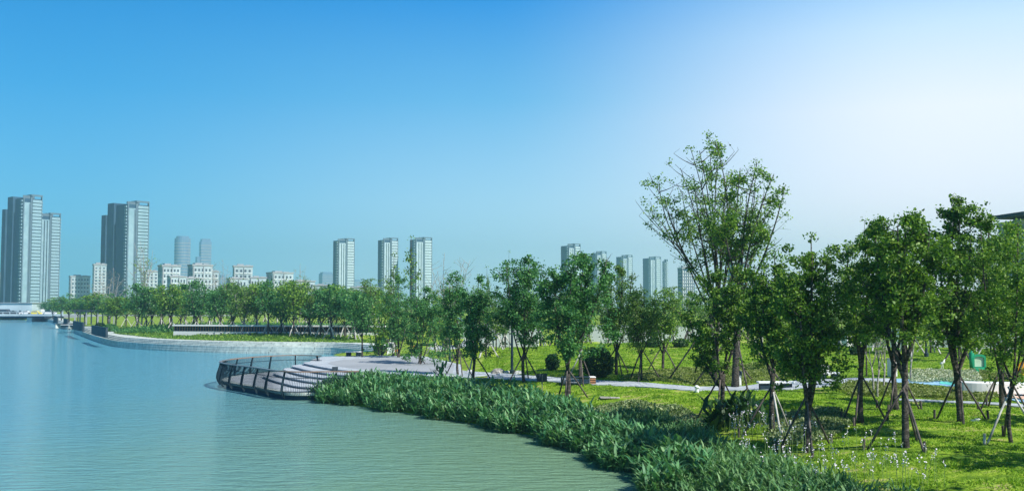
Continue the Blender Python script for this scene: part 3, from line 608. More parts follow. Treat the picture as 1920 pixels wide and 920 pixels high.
# trees further back across the lawn and behind the play area
bk = [(1570,112,566,1),(1600,108,560,0),(716,96,556,2),(815,98,545,0),(836,92,560,2),(852,118,548,2),(912,94,560,0),(931,97,575,2),(946,108,560,0),(1012,104,552,2),(1046,96,560,0),(1098,100,548,0),(1140,112,566,1),(1180,120,570,1),(1222,118,575,1),(1262,124,566,0),(1290,104,550,2),(1322,112,556,0),(1352,98,545,2),(1400,92,540,2),(1430,104,550,0),(1466,86,545,2),(1492,98,556,0),(1542,92,560,0),(1640,84,552,1),(1664,92,540,1),(1706,80,548,0),(1742,86,556,2),(1766,98,545,1),(1796,74,550,0),(1832,92,540,1),(1856,84,552,0),(1886,92,530,1),(1915,80,520,1)]
for i, (px,d,yt,v) in enumerate(bk):
    x = XAT(px, d); z = H1(x, d)
    nth = (ORD+['thirty-first','thirty-second','thirty-third','thirty-fourth'])[sorted(q_[0] for q_ in bk).index(px)]
    put(BT[v], 'park_tree', (x,d,z), ZAT(yt,d)-z, rnd.uniform(0,6.28), f'{nth} tree from the left in the loose line behind the lawn crest', 'tree', 'trees behind the lawn crest', wscale=rnd.uniform(.9,1.15))
    o = link('tree_support', TRI[i%6], None, (x,d,z)); tag(o, f'pole tripod around the {nth} tree of the line behind the lawn crest', 'tree support', 'tree supports behind the lawn crest')
for i in range(26):   # distant belt closing the view beyond the road
    px = 700+i*47+rnd.uniform(-12,12); d = rnd.uniform(150,230); x = XAT(px, d); z = H1(x, d)
    put(BT[(i*5)%3 if px < 1500 else 1], 'belt_tree', (x,d,z), rnd.uniform(5.5,9), rnd.uniform(0,6.28), f'{ORD[i]} tree from the left in the distant belt beyond the white hoarding', 'tree', 'distant belt of trees', wscale=rnd.uniform(1.2,1.7))
for k, (x, y, v, l) in enumerate(((15.5,21.5,2,'nearest of the leafy trees just outside the right edge, shading the corner lawn'),(20.5,26.5,0,'middle leafy tree just outside the right edge, shading the lawn'),(25,34,2,'farthest leafy tree just outside the right edge, shading the lawn'))):
    put(BT[v], 'park_tree', (x,y,H1(x,y)), 8.2, k*2, l, 'tree', 'trees right of the view', wscale=1.25)
# thin clump of pale stems
for k, (px,py) in enumerate(((1637,738),(1646,744),(1655,728),(1708,716))):
    g = G(px,py); put(proto(90+k, 5.5, 1.4, 1.8, .13, 500, 'leaf_mid', 4, 'bark_pale', r0=.05, sparse=True), 'sapling', g, 5.2, k, ['leftmost','second','third','rightmost'][k]+' pale stemmed sapling in the clump beside the grey cabinet', 'sapling', 'pale saplings near the play path')

# ------------------------------------------------------------------ bushes and beds
def bush_mesh(seed, rx, ry, rz_, n, L, lm):
    rng = np.random.default_rng(seed); v = unit(rng.normal(size=(n,3))); rad = rng.uniform(.45,1,n)**.4; rad *= 1+.13*np.sin(v[:,0]*5+seed)*np.sin(v[:,1]*6)+.08*np.sin(v[:,2]*9)
    c = v*rad[:,None]*[rx,ry,rz_]; c[:,2] = np.abs(c[:,2])*1.0+.05 if False else c[:,2]+rz_*.92
    c = c[c[:,2] > .02]; V, Q = leaves(c, L*rng.uniform(.6,1.2,len(c)), rng, .4, .7); return np_mesh('foliage', V, Q, M[lm])
def bush(px, py, wpx, hpx, label, lm='leaf_shrub', n=3500, L=.14, z=None, d=None, group='clipped round bushes'):
    g = G(px,py) if d is None else Vector((XAT(px,d), d, H1(XAT(px,d),d))); dd = g.y; rx = wpx*dd/F/2; rz_ = hpx*dd/F/2
    o = empty('round_bush', g, 0, label=label, cat='bush', group=group); link('foliage', bush_mesh(int(px), rx, rx, rz_*1.05, n, L, lm), o)
    mb = MB(); r = random.Random(px)
    for k in range(7):
        a = r.uniform(0,6.28); mb.tube([(0,0,-.1),(rx*.3*math.cos(a),rx*.3*math.sin(a),rz_*.7),(rx*.7*math.cos(a),rx*.7*math.sin(a),rz_*1.4)], [.04,.025,.012], 5)
    mb.build('stem', M['bark'], o); return o
bush(1122,707,60,52,'big dark round bush behind the slatted bench',n=5200)
bush(1036,694,26,30,'small dark bush left of the slatted bench',n=1800)
bush(712,664,24,22,'dark bush at the plaza corner beside the white booth',n=1500)
bush(1226,650,30,16,'left dark clipped bush on the lawn crest',n=1500)
bush(1276,650,30,15,'middle dark clipped bush on the lawn crest',n=1500)
bush(1311,650,26,15,'right dark clipped bush on the lawn crest',n=1300)
bush(1606,665,26,18,'dark bush beside the small white hut on the right',n=1300)
bush(206,622,26,15,'round green bush behind the widest dark screen','leaf_teal',1400,.22)
bush(188,617,20,12,'small round bush between the two nearest dark screens','leaf_teal',1000,.22)
def pxpoly(pts): return [tuple(G(*q)[:2]) for q in pts]
def scatter(poly, n, rng, excl=()):
    a = np.array(poly); lo, hi = a.min(0), a.max(0); out = []; tot = 0
    while tot < n:
        q = rng.uniform(lo, hi, (n*3,2)); k = inside(q[:,0], q[:,1], poly)
        for e in excl: k &= ~inside(q[:,0], q[:,1], e)
        if k.sum() == 0: break
        out.append(q[k]); tot += k.sum()
    return np.concatenate(out)[:n]
beds = []
def cover(name, pts, dens, L, hh, lm, label, cat='ground cover', kind='stuff', seed=1, wr=.5, up=.35, world=False):
    poly = pts if world else pxpoly(pts); beds.append(poly); rng = np.random.default_rng(seed)
    a = np.array(poly); area = .5*abs(np.dot(a[:,0],np.roll(a[:,1],1))-np.dot(a[:,1],np.roll(a[:,0],1))); n = int(area*dens)
    q = scatter(poly, n, rng); z = hfun(q[:,0], q[:,1]); m_ = .55+.45*np.sin(q[:,0]*1.9+seed)*np.sin(q[:,1]*1.3)
    c = np.stack([q[:,0], q[:,1], z+hh*(.15+.85*m_*rng.uniform(.3,1,n))],1)
    V, Q = leaves(c, L*rng.uniform(.6,1.3,n), rng, up, wr, -.5)
    o = link(name, np_mesh(name, V, Q, M[lm])); tag(o, label, cat, kind=kind); return o
cover('ground_cover', [(1160,712),(1185,703),(1250,696),(1330,690),(1400,688),(1500,690),(1560,694),(1545,709),(1450,714),(1395,722),(1300,723),(1215,715)], 160, .16, .30, 'leaf_cover', 'yellow green leafy ground cover behind the path below the tall trees', seed=2)
cover('ground_cover', [(1085,775),(1130,762),(1200,757),(1262,766),(1300,778),(1330,800),(1280,812),(1180,806),(1110,795)], 300, .15, .30, 'leaf_stripe', 'striped pale ground cover between the near lawn and the waterside reeds', seed=3)
cover('ground_cover', [(1440,800),(1480,776),(1540,768),(1588,782),(1596,800),(1560,824),(1500,834),(1445,838)], 420, .14, .32, 'leaf_stripe', 'dull olive ground cover around the foot of the thick foreground trunk', seed=4)
cover('ground_cover', [(1560,730),(1610,720),(1690,721),(1760,727),(1830,737),(1880,747),(1850,752),(1760,749),(1690,746),(1600,744)], 260, .15, .30, 'leaf_cover', 'olive leafy bed between the blue play path and the thin kerb path', seed=5)
cover('ornamental_grass', [(722,684),(725,670),(760,662),(800,662),(830,672),(840,687),(800,686)], 120, .42, .8, 'leaf_lime', 'bright lime grasses between the plaza and the white booth', seed=6, wr=.16, up=.1, cat='grasses')
cover('ground_cover', [(212,640),(210,628),(300,624),(380,622),(460,624),(560,628),(640,632),(700,640),(715,652),(640,645),(500,643),(400,641),(300,638)], 26, .34, .42, 'leaf_mid', 'long low green hedge planting on top of the stone embankment', seed=7)
cover('flower_bed', [(1708,718),(1700,708),(1716,700),(1760,698),(1830,700),(1842,716),(1832,723),(1770,718)], 420, .12, .42, 'leaf_white', 'white flecked low flower hedge beside the blue play path', seed=8, cat='flower bed')
cover('flower_bed', [(1838,712),(1836,702),(1870,700),(1930,704),(1930,716),(1880,716)], 380, .12, .40, 'leaf_cover', 'yellowish low hedge behind the white curved planter', seed=9, cat='flower bed')

cover('shrubbery', [(-68,172),(-60,158),(-40,152),(-20,150),(-14,158),(-22,166),(-60,182)], 20, .36, 1.2, 'leaf_teal', 'dark tangled shrubbery under the trees behind the slatted fence', seed=17, world=True, cat='shrubs')
# reeds at the waterside
def lance(c, L, rng, lm, tilt=(.35,1.1), width=.17, seg=3):
    """arching lance leaves rooted at c"""
    n = len(c); az = rng.uniform(0,6.28,n); ti = rng.uniform(*tilt, n); L = L[:,None]
    hd = np.stack([np.cos(az), np.sin(az), np.zeros(n)],1); sd = np.stack([-np.sin(az), np.cos(az), np.zeros(n)],1)
    pts = []; pos = c.copy(); t_ = ti.copy()
    ws = [.25,.95,.85,.05] if seg == 3 else [.4,1,.05]
    rows = []
    for k in range(seg+1):
        w = L*width*ws[k]*.5
        rows.append(pos-sd*w+np.array([0,0,.0])); rows.append(pos+sd*w)
        d = hd*np.sin(t_)[:,None]+np.array([0,0,1])*np.cos(t_)[:,None]; pos = pos+d*L/seg; t_ = t_+rng.uniform(.15,.45,n)
    V = np.stack(rows,1).reshape(-1,3); base = np.arange(n)[:,None]*(2*(seg+1)); Q = []
    for k in range(seg): Q.append(base+np.array([2*k,2*k+1,2*k+3,2*k+2]))
    return V, np.concatenate(Q,0)
def strip(a_px, b_px, s0, s1, n, seed):
    """random points between shore offsets s0..s1 for shoreline x px range"""
    rng = np.random.default_rng(seed); sh = np.array([P(*q) for q in ([(548,749)]+soft_px)]+[(6.1,26.6),(7.5,23)]); ar = np.concatenate([[0],np.cumsum(np.linalg.norm(np.diff(sh,axis=0),axis=1))])
    u = rng.uniform(a_px, b_px, n)*ar[-1]; x = np.interp(u, ar, sh[:,0]); y = np.interp(u, ar, sh[:,1]); x2 = np.interp(u+.5, ar, sh[:,0]); y2 = np.interp(u+.5, ar, sh[:,1]); x1 = np.interp(u-.5, ar, sh[:,0]); y1 = np.interp(u-.5, ar, sh[:,1])
    t = np.stack([x2-x1,y2-y1],1); t = unit(t); nr = np.stack([-t[:,1], t[:,0]],1); s = s0+(s1*np.interp(u/ar[-1],[0,.35,.55,.8,1],[1,1,.55,.42,.45])-s0)*rng.uniform(0,1,n)
    wob = .35*np.sin(u*1.1)+.25*np.sin(u*2.7+1)
    return np.stack([x,y],1)+nr*(s+wob*(s < 1))[:,None], s, u/ar[-1], rng
def reeds(name, a, b, s0, s1, plants, per, Lm, lm, label, seed, hmax=.9, tilt=(.2,1.15), width=.2):
    q, s, u, rng = strip(a, b, s0, s1, plants, seed); z = np.maximum(hfun(q[:,0], q[:,1]), -.05)
    k = np.repeat(np.arange(plants), per); n = len(k); hh = rng.uniform(.5,1.0,plants)*hmax*np.interp(s,[-1,.6,2.5],[.55,.9,1.0])*np.interp(u,[0,.4,.6,1],[1,1,.72,.7])
    c = np.stack([q[k,0]+rng.normal(size=n)*.10, q[k,1]+rng.normal(size=n)*.10, z[k]+hh[k]*rng.uniform(.05,1.0,n)],1)
    V, Q = lance(c, Lm*rng.uniform(.6,1.15,n), rng, lm, tilt, width); o = link(name, np_mesh(name, V, Q, M[lm])); tag(o, label, 'reeds', kind='stuff'); return o
reeds('waterside_reeds', 0.02, .80, -.2, 3.5, 2700, 14, .56, 'leaf_reed', 'dense band of dark broad leaved reeds along the water edge', 31, hmax=1.1, width=.17)
reeds('waterside_reeds', .55, 1.0, -.2, 7.0, 2600, 15, .42, 'leaf_reed_pale', 'paler narrow leaved waterside plants in the near bottom corner', 32, hmax=.95, width=.13)
def clump(px, py, n, L, label, seed, lm='leaf_reed', r=.9):
    g = G(px, py); rng = np.random.default_rng(seed); c = rng.normal(size=(n,3))*[r*.5,r*.5,0]; c[:,2] = rng.uniform(.0,.9,n)
    V, Q = lance(c, L*rng.uniform(.7,1.2,n), rng, lm, (.1,.9), .24); o = link('canna_clump', np_mesh('canna_clump', V, Q, M[lm]), None, g); tag(o, label, 'plant', 'broad leaved plant clumps')
clump(1392,800,130,.75,'dark broad leaved clump between the two pale foreground trunks',41,'leaf_shrub',.8)
clump(1340,812,70,.75,'smaller dark leaved clump left of the big dark clump',42,'leaf_shrub',.5)
clump(826,714,60,.55,'tuft of narrow leaves at the path edge under the plaza trees',43,r=.4)
# flower stalks
rng = np.random.default_rng(77); mbs = MB(); fc = []
poly = pxpoly([(1350,800),(1420,790),(1500,835),(1600,855),(1700,880),(1790,925),(1500,960),(1400,900)])
q = scatter(poly, 190, rng); zz = hfun(q[:,0], q[:,1])
for (x,y), z in zip(q, zz):
    h = rng.uniform(.5,1.15); dx, dy = rng.normal(size=2)*.08; mbs.tube([(x,y,z),(x+dx*.4,y+dy*.4,z+h*.5),(x+dx,y+dy,z+h)], .007, 3, False)
    for _ in range(7): fc.append((x+dx+rng.normal()*.025, y+dy+rng.normal()*.025, z+h-rng.uniform(-.05,.14)))
V, Q = leaves(np.array(fc), np.full(len(fc), .046), rng, .2, .9)
b = len(mbs.V); me = bpy.data.meshes.new('flower_stalks'); me.from_pydata(mbs.V+[tuple(v) for v in V], [], mbs.F+[tuple(int(i)+b for i in f) for f in Q])
me.materials.append(M['stalk']); me.materials.append(M['flower']); me.polygons.foreach_set('material_index', [0]*len(mbs.F)+[1]*len(Q)); me.update()
tag(link('flower_stalks', me), 'thin stalks with small white and lilac flower heads above the near lawn edge', 'flowers', kind='stuff')

# lawn grass blades
rng = np.random.default_rng(9); n = 420000
d = 17+ (rng.uniform(0,1,n)**1.15)*85; x = rng.uniform(-.08,.56,n)*d
s, wz = sdist(x, d); k = (s > 2.2)
for e in pathpolys+beds: k &= ~inside(x, d, e)
k &= ~((x < -2.5) & (d > 64)); wp = np.sin(x*.9+1.7)*np.sin(d*1.05+.6*np.sin(x))+.5*np.sin(x*2.3+d*1.9); k &= ~((wp > 1.12) & (rng.uniform(size=n) < .75)); x, d, s = x[k], d[k], s[k]; z = hfun(x, d); n = len(x)
hh = rng.uniform(.02,.065,n)*(1.1+.8*np.sin(x*1.7+2*np.sin(d*.7))*np.sin(d*2.3+1.5*np.sin(x*.9))); w = .010+.0008*d
az = rng.uniform(0,6.28,n); bx, by = rng.normal(size=n)*.06, rng.normal(size=n)*.06
V = np.stack([np.stack([x-np.cos(az)*w, d-np.sin(az)*w, z-.02],1), np.stack([x+np.cos(az)*w, d+np.sin(az)*w, z-.02],1), np.stack([x+bx, d+by, z+hh],1)],1).reshape(-1,3)
tag(link('lawn_grass', np_mesh('lawn_grass', V, np.arange(3*n).reshape(-1,3), M['grass_blade'])), 'bright green mown lawn grass across the near park slope', 'grass', kind='stuff')

# ------------------------------------------------------------------ park furniture
def face_cam(g): return math.atan2(g.x, g.y)*-1
# slatted bench
g = G(1084,722); o = empty('park_bench', g, .06, label='low dark slatted bench with a pale wooden end beside the path', cat='bench', group='benches in the park')
mb = MB(); 
for k in range(5): mb.b2(-.98,.62,-.27+k*.115,-.18+k*.115,.44,.50)
mb.build('seat', M['dark_metal'], o, bevel=.008)
mb = MB(); [mb.b2(-.98,.62,-.275,-.235,.10+k*.10,.17+k*.10) for k in range(3)]; mb.b2(-.98,-.93,-.27,.27,0,.43); mb.build('side_panel', M['dark_metal'], o, bevel=.008)
mb = MB(); mb.b2(.64,1.0,-.28,.28,.44,.51); mb.build('end_cap', M['white'], o, bevel=.03)
for k in range(3): mb = MB(); mb.b2(.66,.985,-.27,.27,.06+k*.13,.15+k*.13); mb.build('slat', M['wood'], o, bevel=.01)
mb = MB(); mb.b2(.62,.66,-.275,.275,0,.44); mb.b2(.985,1.0,-.275,.275,0,.44); mb.build('end_frame', M['rail_grey'], o)
def slabbench(px, py, L, label, z=None, two=True, rz=0.0):
    g = G(px,py) if z is None else Vector((*P(px,py,z), z)); o = empty('stone_bench', g, rz, label=label, cat='bench', group='benches in the park')
    mb = MB(); mb.b2(-L/2,L/2,-.28,.28,.34,.44); mb.build('seat', M['white'], o, bevel=.02)
    for sx in (-1,1): mb = MB(); mb.b2(sx*L*.3-L*.14, sx*L*.3+L*.14, -.2,.2,-.05,.338); mb.build('leg', M['dark_metal'], o)
slabbench(663,667,1.5,'white topped bench on dark blocks at the back of the plaza',z=1.375)
slabbench(1454,730,1.9,'low white slab bench on the paved triangle between tree trunks')
slabbench(1554,711,1.2,'small white bench at the foot of the pale ramp stone')
slabbench(128,612,3.2,'white bench on the far embankment between dark screens',z=1.41)
def sign(px, py, wpx, hpx, ytop, label, posts=1, z=None):
    g = G(px,py) if z is None else Vector((*P(px,py,z), z)); d = g.y; w = wpx*d/F; top = ZAT(ytop,d)-g.z; h = hpx*d/F
    o = empty('sign_board', g, .25, label=label, cat='sign', group='small sign boards'); mb = MB(); mb.b2(-w/2,w/2,-.03,.03,top-h,top); mb.build('board', M['screen'], o, bevel=.01)
    for k in range(posts):
        x = 0 if posts == 1 else (-.3+.6*k)*w; mb = MB(); mb.tube([(x,-.055,-.1),(x,-.055,top-(0.05 if posts == 1 else h*.5))], .025, 8); mb.build('post', M['rail_grey'] if posts == 1 else M['dark_metal'], o)
sign(1016,742,20,15,700,'square grey sign on a single post in the waterside planting')
sign(628,708,11,9,687,'small dark box sign on two legs at the terrace edge',2,1.0)
def lamp(px, py, ytop, label, kind='post'):
    g = G(px,py); d = g.y; top = ZAT(ytop,d)-g.z; o = empty('street_lamp', g, 0, label=label, cat='lamp', group='park lamps')
    mb = MB()
    if kind == 'tee':
        mb.b2(-.08,.08,-.08,.08,0,top-.1); mb.build('pole', M['dark_metal'], o); mb = MB(); mb.b2(-1.0,.8,-.12,.12,top-.1,top); mb.build('lamp_head', M['dark_metal'], o, bevel=.02)
    else:
        mb.tube([(0,0,0),(0,0,.25),(0,0,.3),(0,0,top)], [.17,.17,.10,.075], 10); mb.build('pole', M['dark_metal'], o)
        mb = MB(); mb.tube([(0,0,top),(0,0,top+.1),(0,0,top+.5),(0,0,top+.6)], [.12,.2,.24,.08], 8); mb.build('lamp_head', M['screen'], o)
lamp(960,701,600,'black lamp post with flared foot between boulders and forked tree')
lamp(843,680,622,'dark lamp post standing on the lawn right of the lime grasses')
lamp(1573,664,627,'T shaped dark lamp above the right hand lawn','tee')
lamp(1737,668,640,'dark lantern lamp behind the play area trees')
def rock(px, py, wpx, hpx, label, m_, seed):
    g = G(px,py); d = g.y; rx, rz_ = wpx*d/F/2, hpx*d/F; rng = np.random.default_rng(seed); V = []; Fs = []; nu, nv = 14, 7
    for j in range(nv+1):
        for i in range(nu):
            a, b = 2*math.pi*i/nu, math.pi/2*j/nv; r = 1+.16*math.sin(3*a+seed)+.1*math.sin(5*a*1.0+j)+rng.normal()*.035
            V.append((rx*math.cos(a)*math.cos(b)**.7*r, rx*.7*math.sin(a)*math.cos(b)**.7*r, rz_*math.sin(b)*(1+.1*math.sin(a*2+seed))-.03))
    for j in range(nv):
        for i in range(nu): Fs.append((j*nu+i, j*nu+(i+1)%nu, (j+1)*nu+(i+1)%nu, (j+1)*nu+i))
    o = MB().add(V, Fs).build('boulder', M[m_], None, g); tag(o, label, 'rock', 'boulders beside the path')
rock(933,699,26,9,'largest brown boulder at the lawn edge beside the lamp post','rock',1); rock(951,700,12,6,'small boulder between the largest boulder and the lamp post','rock_pale',2)
rock(972,701,16,7,'pale boulder just right of the lamp post foot','rock_pale',3); rock(832,690,24,7,'flat pale rock at the right end of the lime grasses','rock_pale',4); rock(840,686,13,8,'upright pale rock behind the flat one by the grasses','rock_pale',5)
rock(731,683,22,4,'low pale rock in front of the lime grasses','rock_pale',6); rock(880,697,12,5,'single pale boulder at the lawn edge left of the pair','rock_pale',7); rock(838,712,34,7,'broad brown boulder at the front path edge under the trees','rock',8)
rock(1546,704,28,20,'large pale sloping stone beside the small white bench','rock_pale',9)
# booth
g = G(733,672); o = empty('guard_booth', g, .1, label='small white guard booth with a dark window behind the plaza', cat='booth')
w, h = 14*g.y/F, 34*g.y/F; mb = MB(); mb.b2(-w/2,w/2,-.5,.5,0,h); mb.build('wall', M['white'], o); mb = MB(); mb.b2(-w/2-.06,w/2+.06,-.56,.56,h+.003,h+.08); mb.build('roof', M['white'], o); mb = MB(); mb.b2(-w*.22,w*.18,-.52,-.49,h*.62,h*.86); mb.build('window', M['dark_glass'], o)
# orange topped bollards
for k, (px,py,l) in enumerate(((727,668,'orange topped bollard left of the white booth front'),(743,667,'orange topped bollard right of the white booth front'),(775,660,'orange topped bollard farther back behind the lime grasses'),(782,667,'orange topped bollard close behind the lime grasses'))):
    g = G(px,py); o = empty('bollard', g, 0, label=l, cat='bollard', group='orange topped bollards'); mb = MB(); mb.tube([(0,0,0),(0,0,.38)], .10, 8); mb.build('stem', M['dark_metal'], o)
    mb = MB(); mb.tube([(0,0,.38),(0,0,.45),(0,0,.56),(0,0,.66),(0,0,.70)], [.1,.2,.24,.16,.04], 10); mb.build('cap', M['orange'], o, smooth=True)
# garden lights
for px,py,l,hh in ((1387,722,'white bollard light beside the tall tree trunks',.8),(1307,736,'white wedge spotlight where the path meets the lawn',.35)):
    g = G(px,py); o = empty('garden_light', g, .3, label=l, cat='garden light', group='white garden lights'); mb = MB(); mb.tube([(0,0,-.05),(0,0,hh*.7)], .09, 8); mb.build('stem', M['white'], o)
    mb = MB(); mb.tube([(0,0,hh*.7),(0,0,hh*.8),(.05,0,hh)], [.13,.15,.10], 8); mb.build('lamp_head', M['white'] if hh < .5 else M['screen'], o)
g = G(1143,746); mb = MB(); mb.b2(-.5,.0,-.35,.35,0,.05); mb.b2(.02,.5,-.35,.35,0,.05); o = mb.build('drain_cover', M['rock'], None, g+Vector((0,0,.0)), bevel=.01); tag(o, 'rectangular concrete drain cover in the lawn below the path', 'drain cover')
# play area
g = G(1836,697); o = empty('playground_board', g, -.15, label='green rounded play panel with a pale window beside the hedge', cat='play equipment', group='play equipment')
k_ = g.y/F; w, h = 23*k_, 33*k_
mb = MB(); mb.b2(-w/2,w/2,-.25,.25,0,h*.22); mb.build('base', M['play_green'], o, bevel=.04)
def arch(w, h, z0, t, n=8): return [(-w/2,z0)]+[(-w/2+w*.5*(1-math.cos(math.pi*i/n)), h-w*.22+w*.22*math.sin(math.pi*i/n)) for i in range(n+1)]+[(w/2,z0)]
def extr(mb, prof_, y0, y1):
    n = len(prof_); mb.add([(x,y0,z) for x,z in prof_]+[(x,y1,z) for x,z in prof_], [tuple(range(n)), tuple(range(n,2*n))[::-1]]+[(i,n+i,n+(i+1)%n,(i+1)%n) for i in range(n)])
mb = MB(); outer = arch(w,h,h*.22,0); inner = arch(w*.74,h*.88,h*.3,0); n = len(outer)
V = [(x,y,z) for y in (-.12,.12) for pr_ in (outer,inner) for x,z in pr_]; Fs = []
for i in range(n):
    j = (i+1)%n; Fs += [(i,j,n+j,n+i),(2*n+i,3*n+i,3*n+j,2*n+j),(i,2*n+i,2*n+j,j),(n+i,n+j,3*n+j,3*n+i)]
mb.add(V,Fs).build('frame', M['play_green'], o); mb = MB(); extr(mb, arch(w*.735,h*.875,h*.305,0), -.03, .03); mb.build('pane', M['play_pane'], o)
mb = MB(); mb.tube([(-w*.55,0,0),(-w*.6,0,h*.8),(-w*.55,0,h*1.05),(-w*.5,0,h*1.2)], [.12,.14,.17,.1], 8); mb.build('side_post', M['play_green'], o, smooth=True)
g = G(1922,716); o = empty('play_slide', g, .2, label='yellow orange curved slide cut by the right edge', cat='play equipment', group='play equipment')
mb = MB(); pts = bez((-.5,0,.1),(-.2,0,1.0),(1.3,0,1.5),9); V = []
for x,y,z in pts:
    for yy, zz_ in ((-.35,.22),(-.3,0),(.3,0),(.35,.22),(.38,-.04),(-.38,-.04)): V.append((x,yy,z+zz_))
mb.add(V, [(i*6+k,i*6+(k+1)%6,(i+1)*6+(k+1)%6,(i+1)*6+k) for i in range(8) for k in range(6)]).build('chute', M['play_yellow'], o, smooth=True)
mb = MB(); mb.tube([(1.0,-.3,0),(1.0,-.3,1.4)], .05, 6); mb.tube([(1.0,.3,0),(1.0,.3,1.4)], .05, 6); mb.build('leg', M['play_green'], o)
g = G(1876,741); d = g.y; o = empty('curved_planter', g, -.05, label='white curved concrete planter beside the coloured play path', cat='planter')
poly = [tuple(p_) for p_ in catmull([(-1.75,.0),(-1.0,-.35),(.6,-.6),(2.4,-.75),(4.2,-.7)],5)]; polyb = [(x+.1,y+1.0) for x,y in poly[::-1]]
mb = MB(); mb.prism(poly+polyb,.10,.62); mb.build('wall', M['white'], o, bevel=.04); mb = MB(); mb.prism([(x+.05,y+.1) for x,y in poly]+[(x,y-.05) for x,y in polyb],-.05,.098); mb.build('plinth', M['screen'], o)
g = G(1673,706); o = empty('utility_cabinet', g, .5, label='pale grey upright cabinet on the lawn behind the tree braces', cat='cabinet'); mb = MB(); hh = 33*g.y/F; mb.b2(-.2,.22,-.2,.2,0,hh); mb.build('body', M['white'], o, bevel=.02); mb = MB(); mb.b2(-.23,.25,-.23,.23,hh+.003,hh+.05); mb.build('lid', M['mid_grey'], o)
g = G(1767,692); o = empty('garden_ornament', g, 0, label='small white two legged ornament on the lawn behind the flower hedge', cat='ornament')
mb = MB(); mb.tube([(-.14,0,.34),(-.02,0,.40),(.12,0,.50),(.14,0,.62),(.19,0,.66)], [.05,.10,.08,.035,.02], 8); mb.build('body', M['white'], o, smooth=True)
for sx in (-.05,.06): mb = MB(); mb.tube([(sx,0,0),(sx*.6,0,.34)], .018, 6); mb.build('leg', M['white'], o)
g = G(1829,793); mb = MB(); mb.b2(-.16,.12,-.05,.05,0,.05); mb.b2(-.04,.14,-.10,.02,.052,.09); o = mb.build('litter_scrap', M['white'], None, g+Vector((0,0,.08)), bevel=.01); tag(o, 'crumpled white scrap lying on the near lawn', 'litter')

# long dark fence with white coping, hoops in front
a, b = G(372,622.5), G(722,632); a = Vector((a.x, 146, 0)); b = Vector((XAT(722,138), 138, 0)); dv = b-a; L = dv.length; rz = math.atan2(dv.y, dv.x); z0 = H1(a.x+dv.x*.5, a.y+dv.y*.5)
o = empty('slatted_fence', (a.x,a.y,z0), rz, label='long dark slatted fence with a white coping above the embankment', cat='fence')
mb = MB(); mb.b2(0,L,-.12,.12,-.3,.42); mb.build('plinth', M['white_wall'], o)
mb = MB(); mb.b2(0,L,-.45,.45,1.14,1.34); mb.build('coping', M['white_wall'], o, bevel=.02)
mb = MB(); mb.b2(0,L,-.03,.03,.424,1.137); mb.build('back_panel', M['screen'], o)
mb = MB(); [mb.b2(x,x+.10,-.11,-.035,.424,1.137) for x in np.arange(.1,L-.2,.42)]; q_ = mb.build('slats', M['wood'], o); q_['kind'] = 'stuff'
nh = 22
for i in range(nh):
    x = 5+(L-8)*i/nh; px_, py_ = a.x+dv.x*x/L-math.sin(-rz)*0, a.y+dv.y*x/L-2.2
    mb = MB(); mb.tube([(0,0,-.1),(0,0,.55),(.08,0,.66),(.62,0,.66),(.7,0,.55),(.7,0,-.1)], .035, 5); oo = mb.build('bicycle_hoop', M['screen'], None, (px_,py_,H1(px_,py_))); oo.scale = (1.3,1,1)
    tag(oo, f'{ORD[i]} dark metal hoop from the left in front of the slatted fence', 'bicycle hoop', 'metal hoops before the slatted fence')
# white hoardings and ramp behind the lawn
def hoard(pxa, pxb, d0, d1, h, label, m_='white_wall', z=None):
    a, b = Vector((XAT(pxa,d0), d0, 0)), Vector((XAT(pxb,d1), d1, 0)); dv = b-a; L = dv.length; zz_ = min(H1(a.x,a.y), H1(b.x,b.y)) if z is None else z
    o = empty('site_hoarding', (a.x,a.y,zz_), math.atan2(dv.y,dv.x), label=label, cat='wall', group='white site hoardings'); mb = MB(); mb.b2(0,L,-.06,.06,-.2,h); mb.build('panel', M[m_], o)
    n = int(L/4); mb = MB(); mb.b2(0,L,-.09,.09,h+.003,h+.12); mb.build('cap_rail', M['mid_grey'], o)
    for k in range(n): mb = MB(); mb.b2(k*4+.2,k*4+.34,-.12,-.063,0,h-.01); mb.build('post', M['mid_grey'], o)
hoard(1090,1340,138,132,2.6,'white hoarding seen between trunks beyond the lawn crest')
hoard(1545,1700,128,122,2.4,'white hoarding beyond the T shaped lamp on the right')
hoard(860,1010,132,128,3.2,'pale grey barrier wall rising behind the centre trees','white_wall')
hoard(1740,1960,118,112,2.2,'white hoarding behind the play area trees')
g = Vector((XAT(1597,120),120,H1(XAT(1597,120),120))); o = empty('site_hut', g, .1, label='small white site hut with one dark window by the hoarding', cat='hut'); mb = MB(); mb.b2(-1.1,1.1,-1,1,0,1.9); mb.build('wall', M['white'], o); mb = MB(); mb.prism([(-1.2,-1.1),(1.2,-1.1),(1.2,1.1),(-1.2,1.1)],1.903,2.0); mb.build('roof', M['mid_grey'], o); mb = MB(); mb.b2(-.8,-.1,-1.03,-1.003,1.0,1.55); mb.build('window', M['dark_glass'], o)
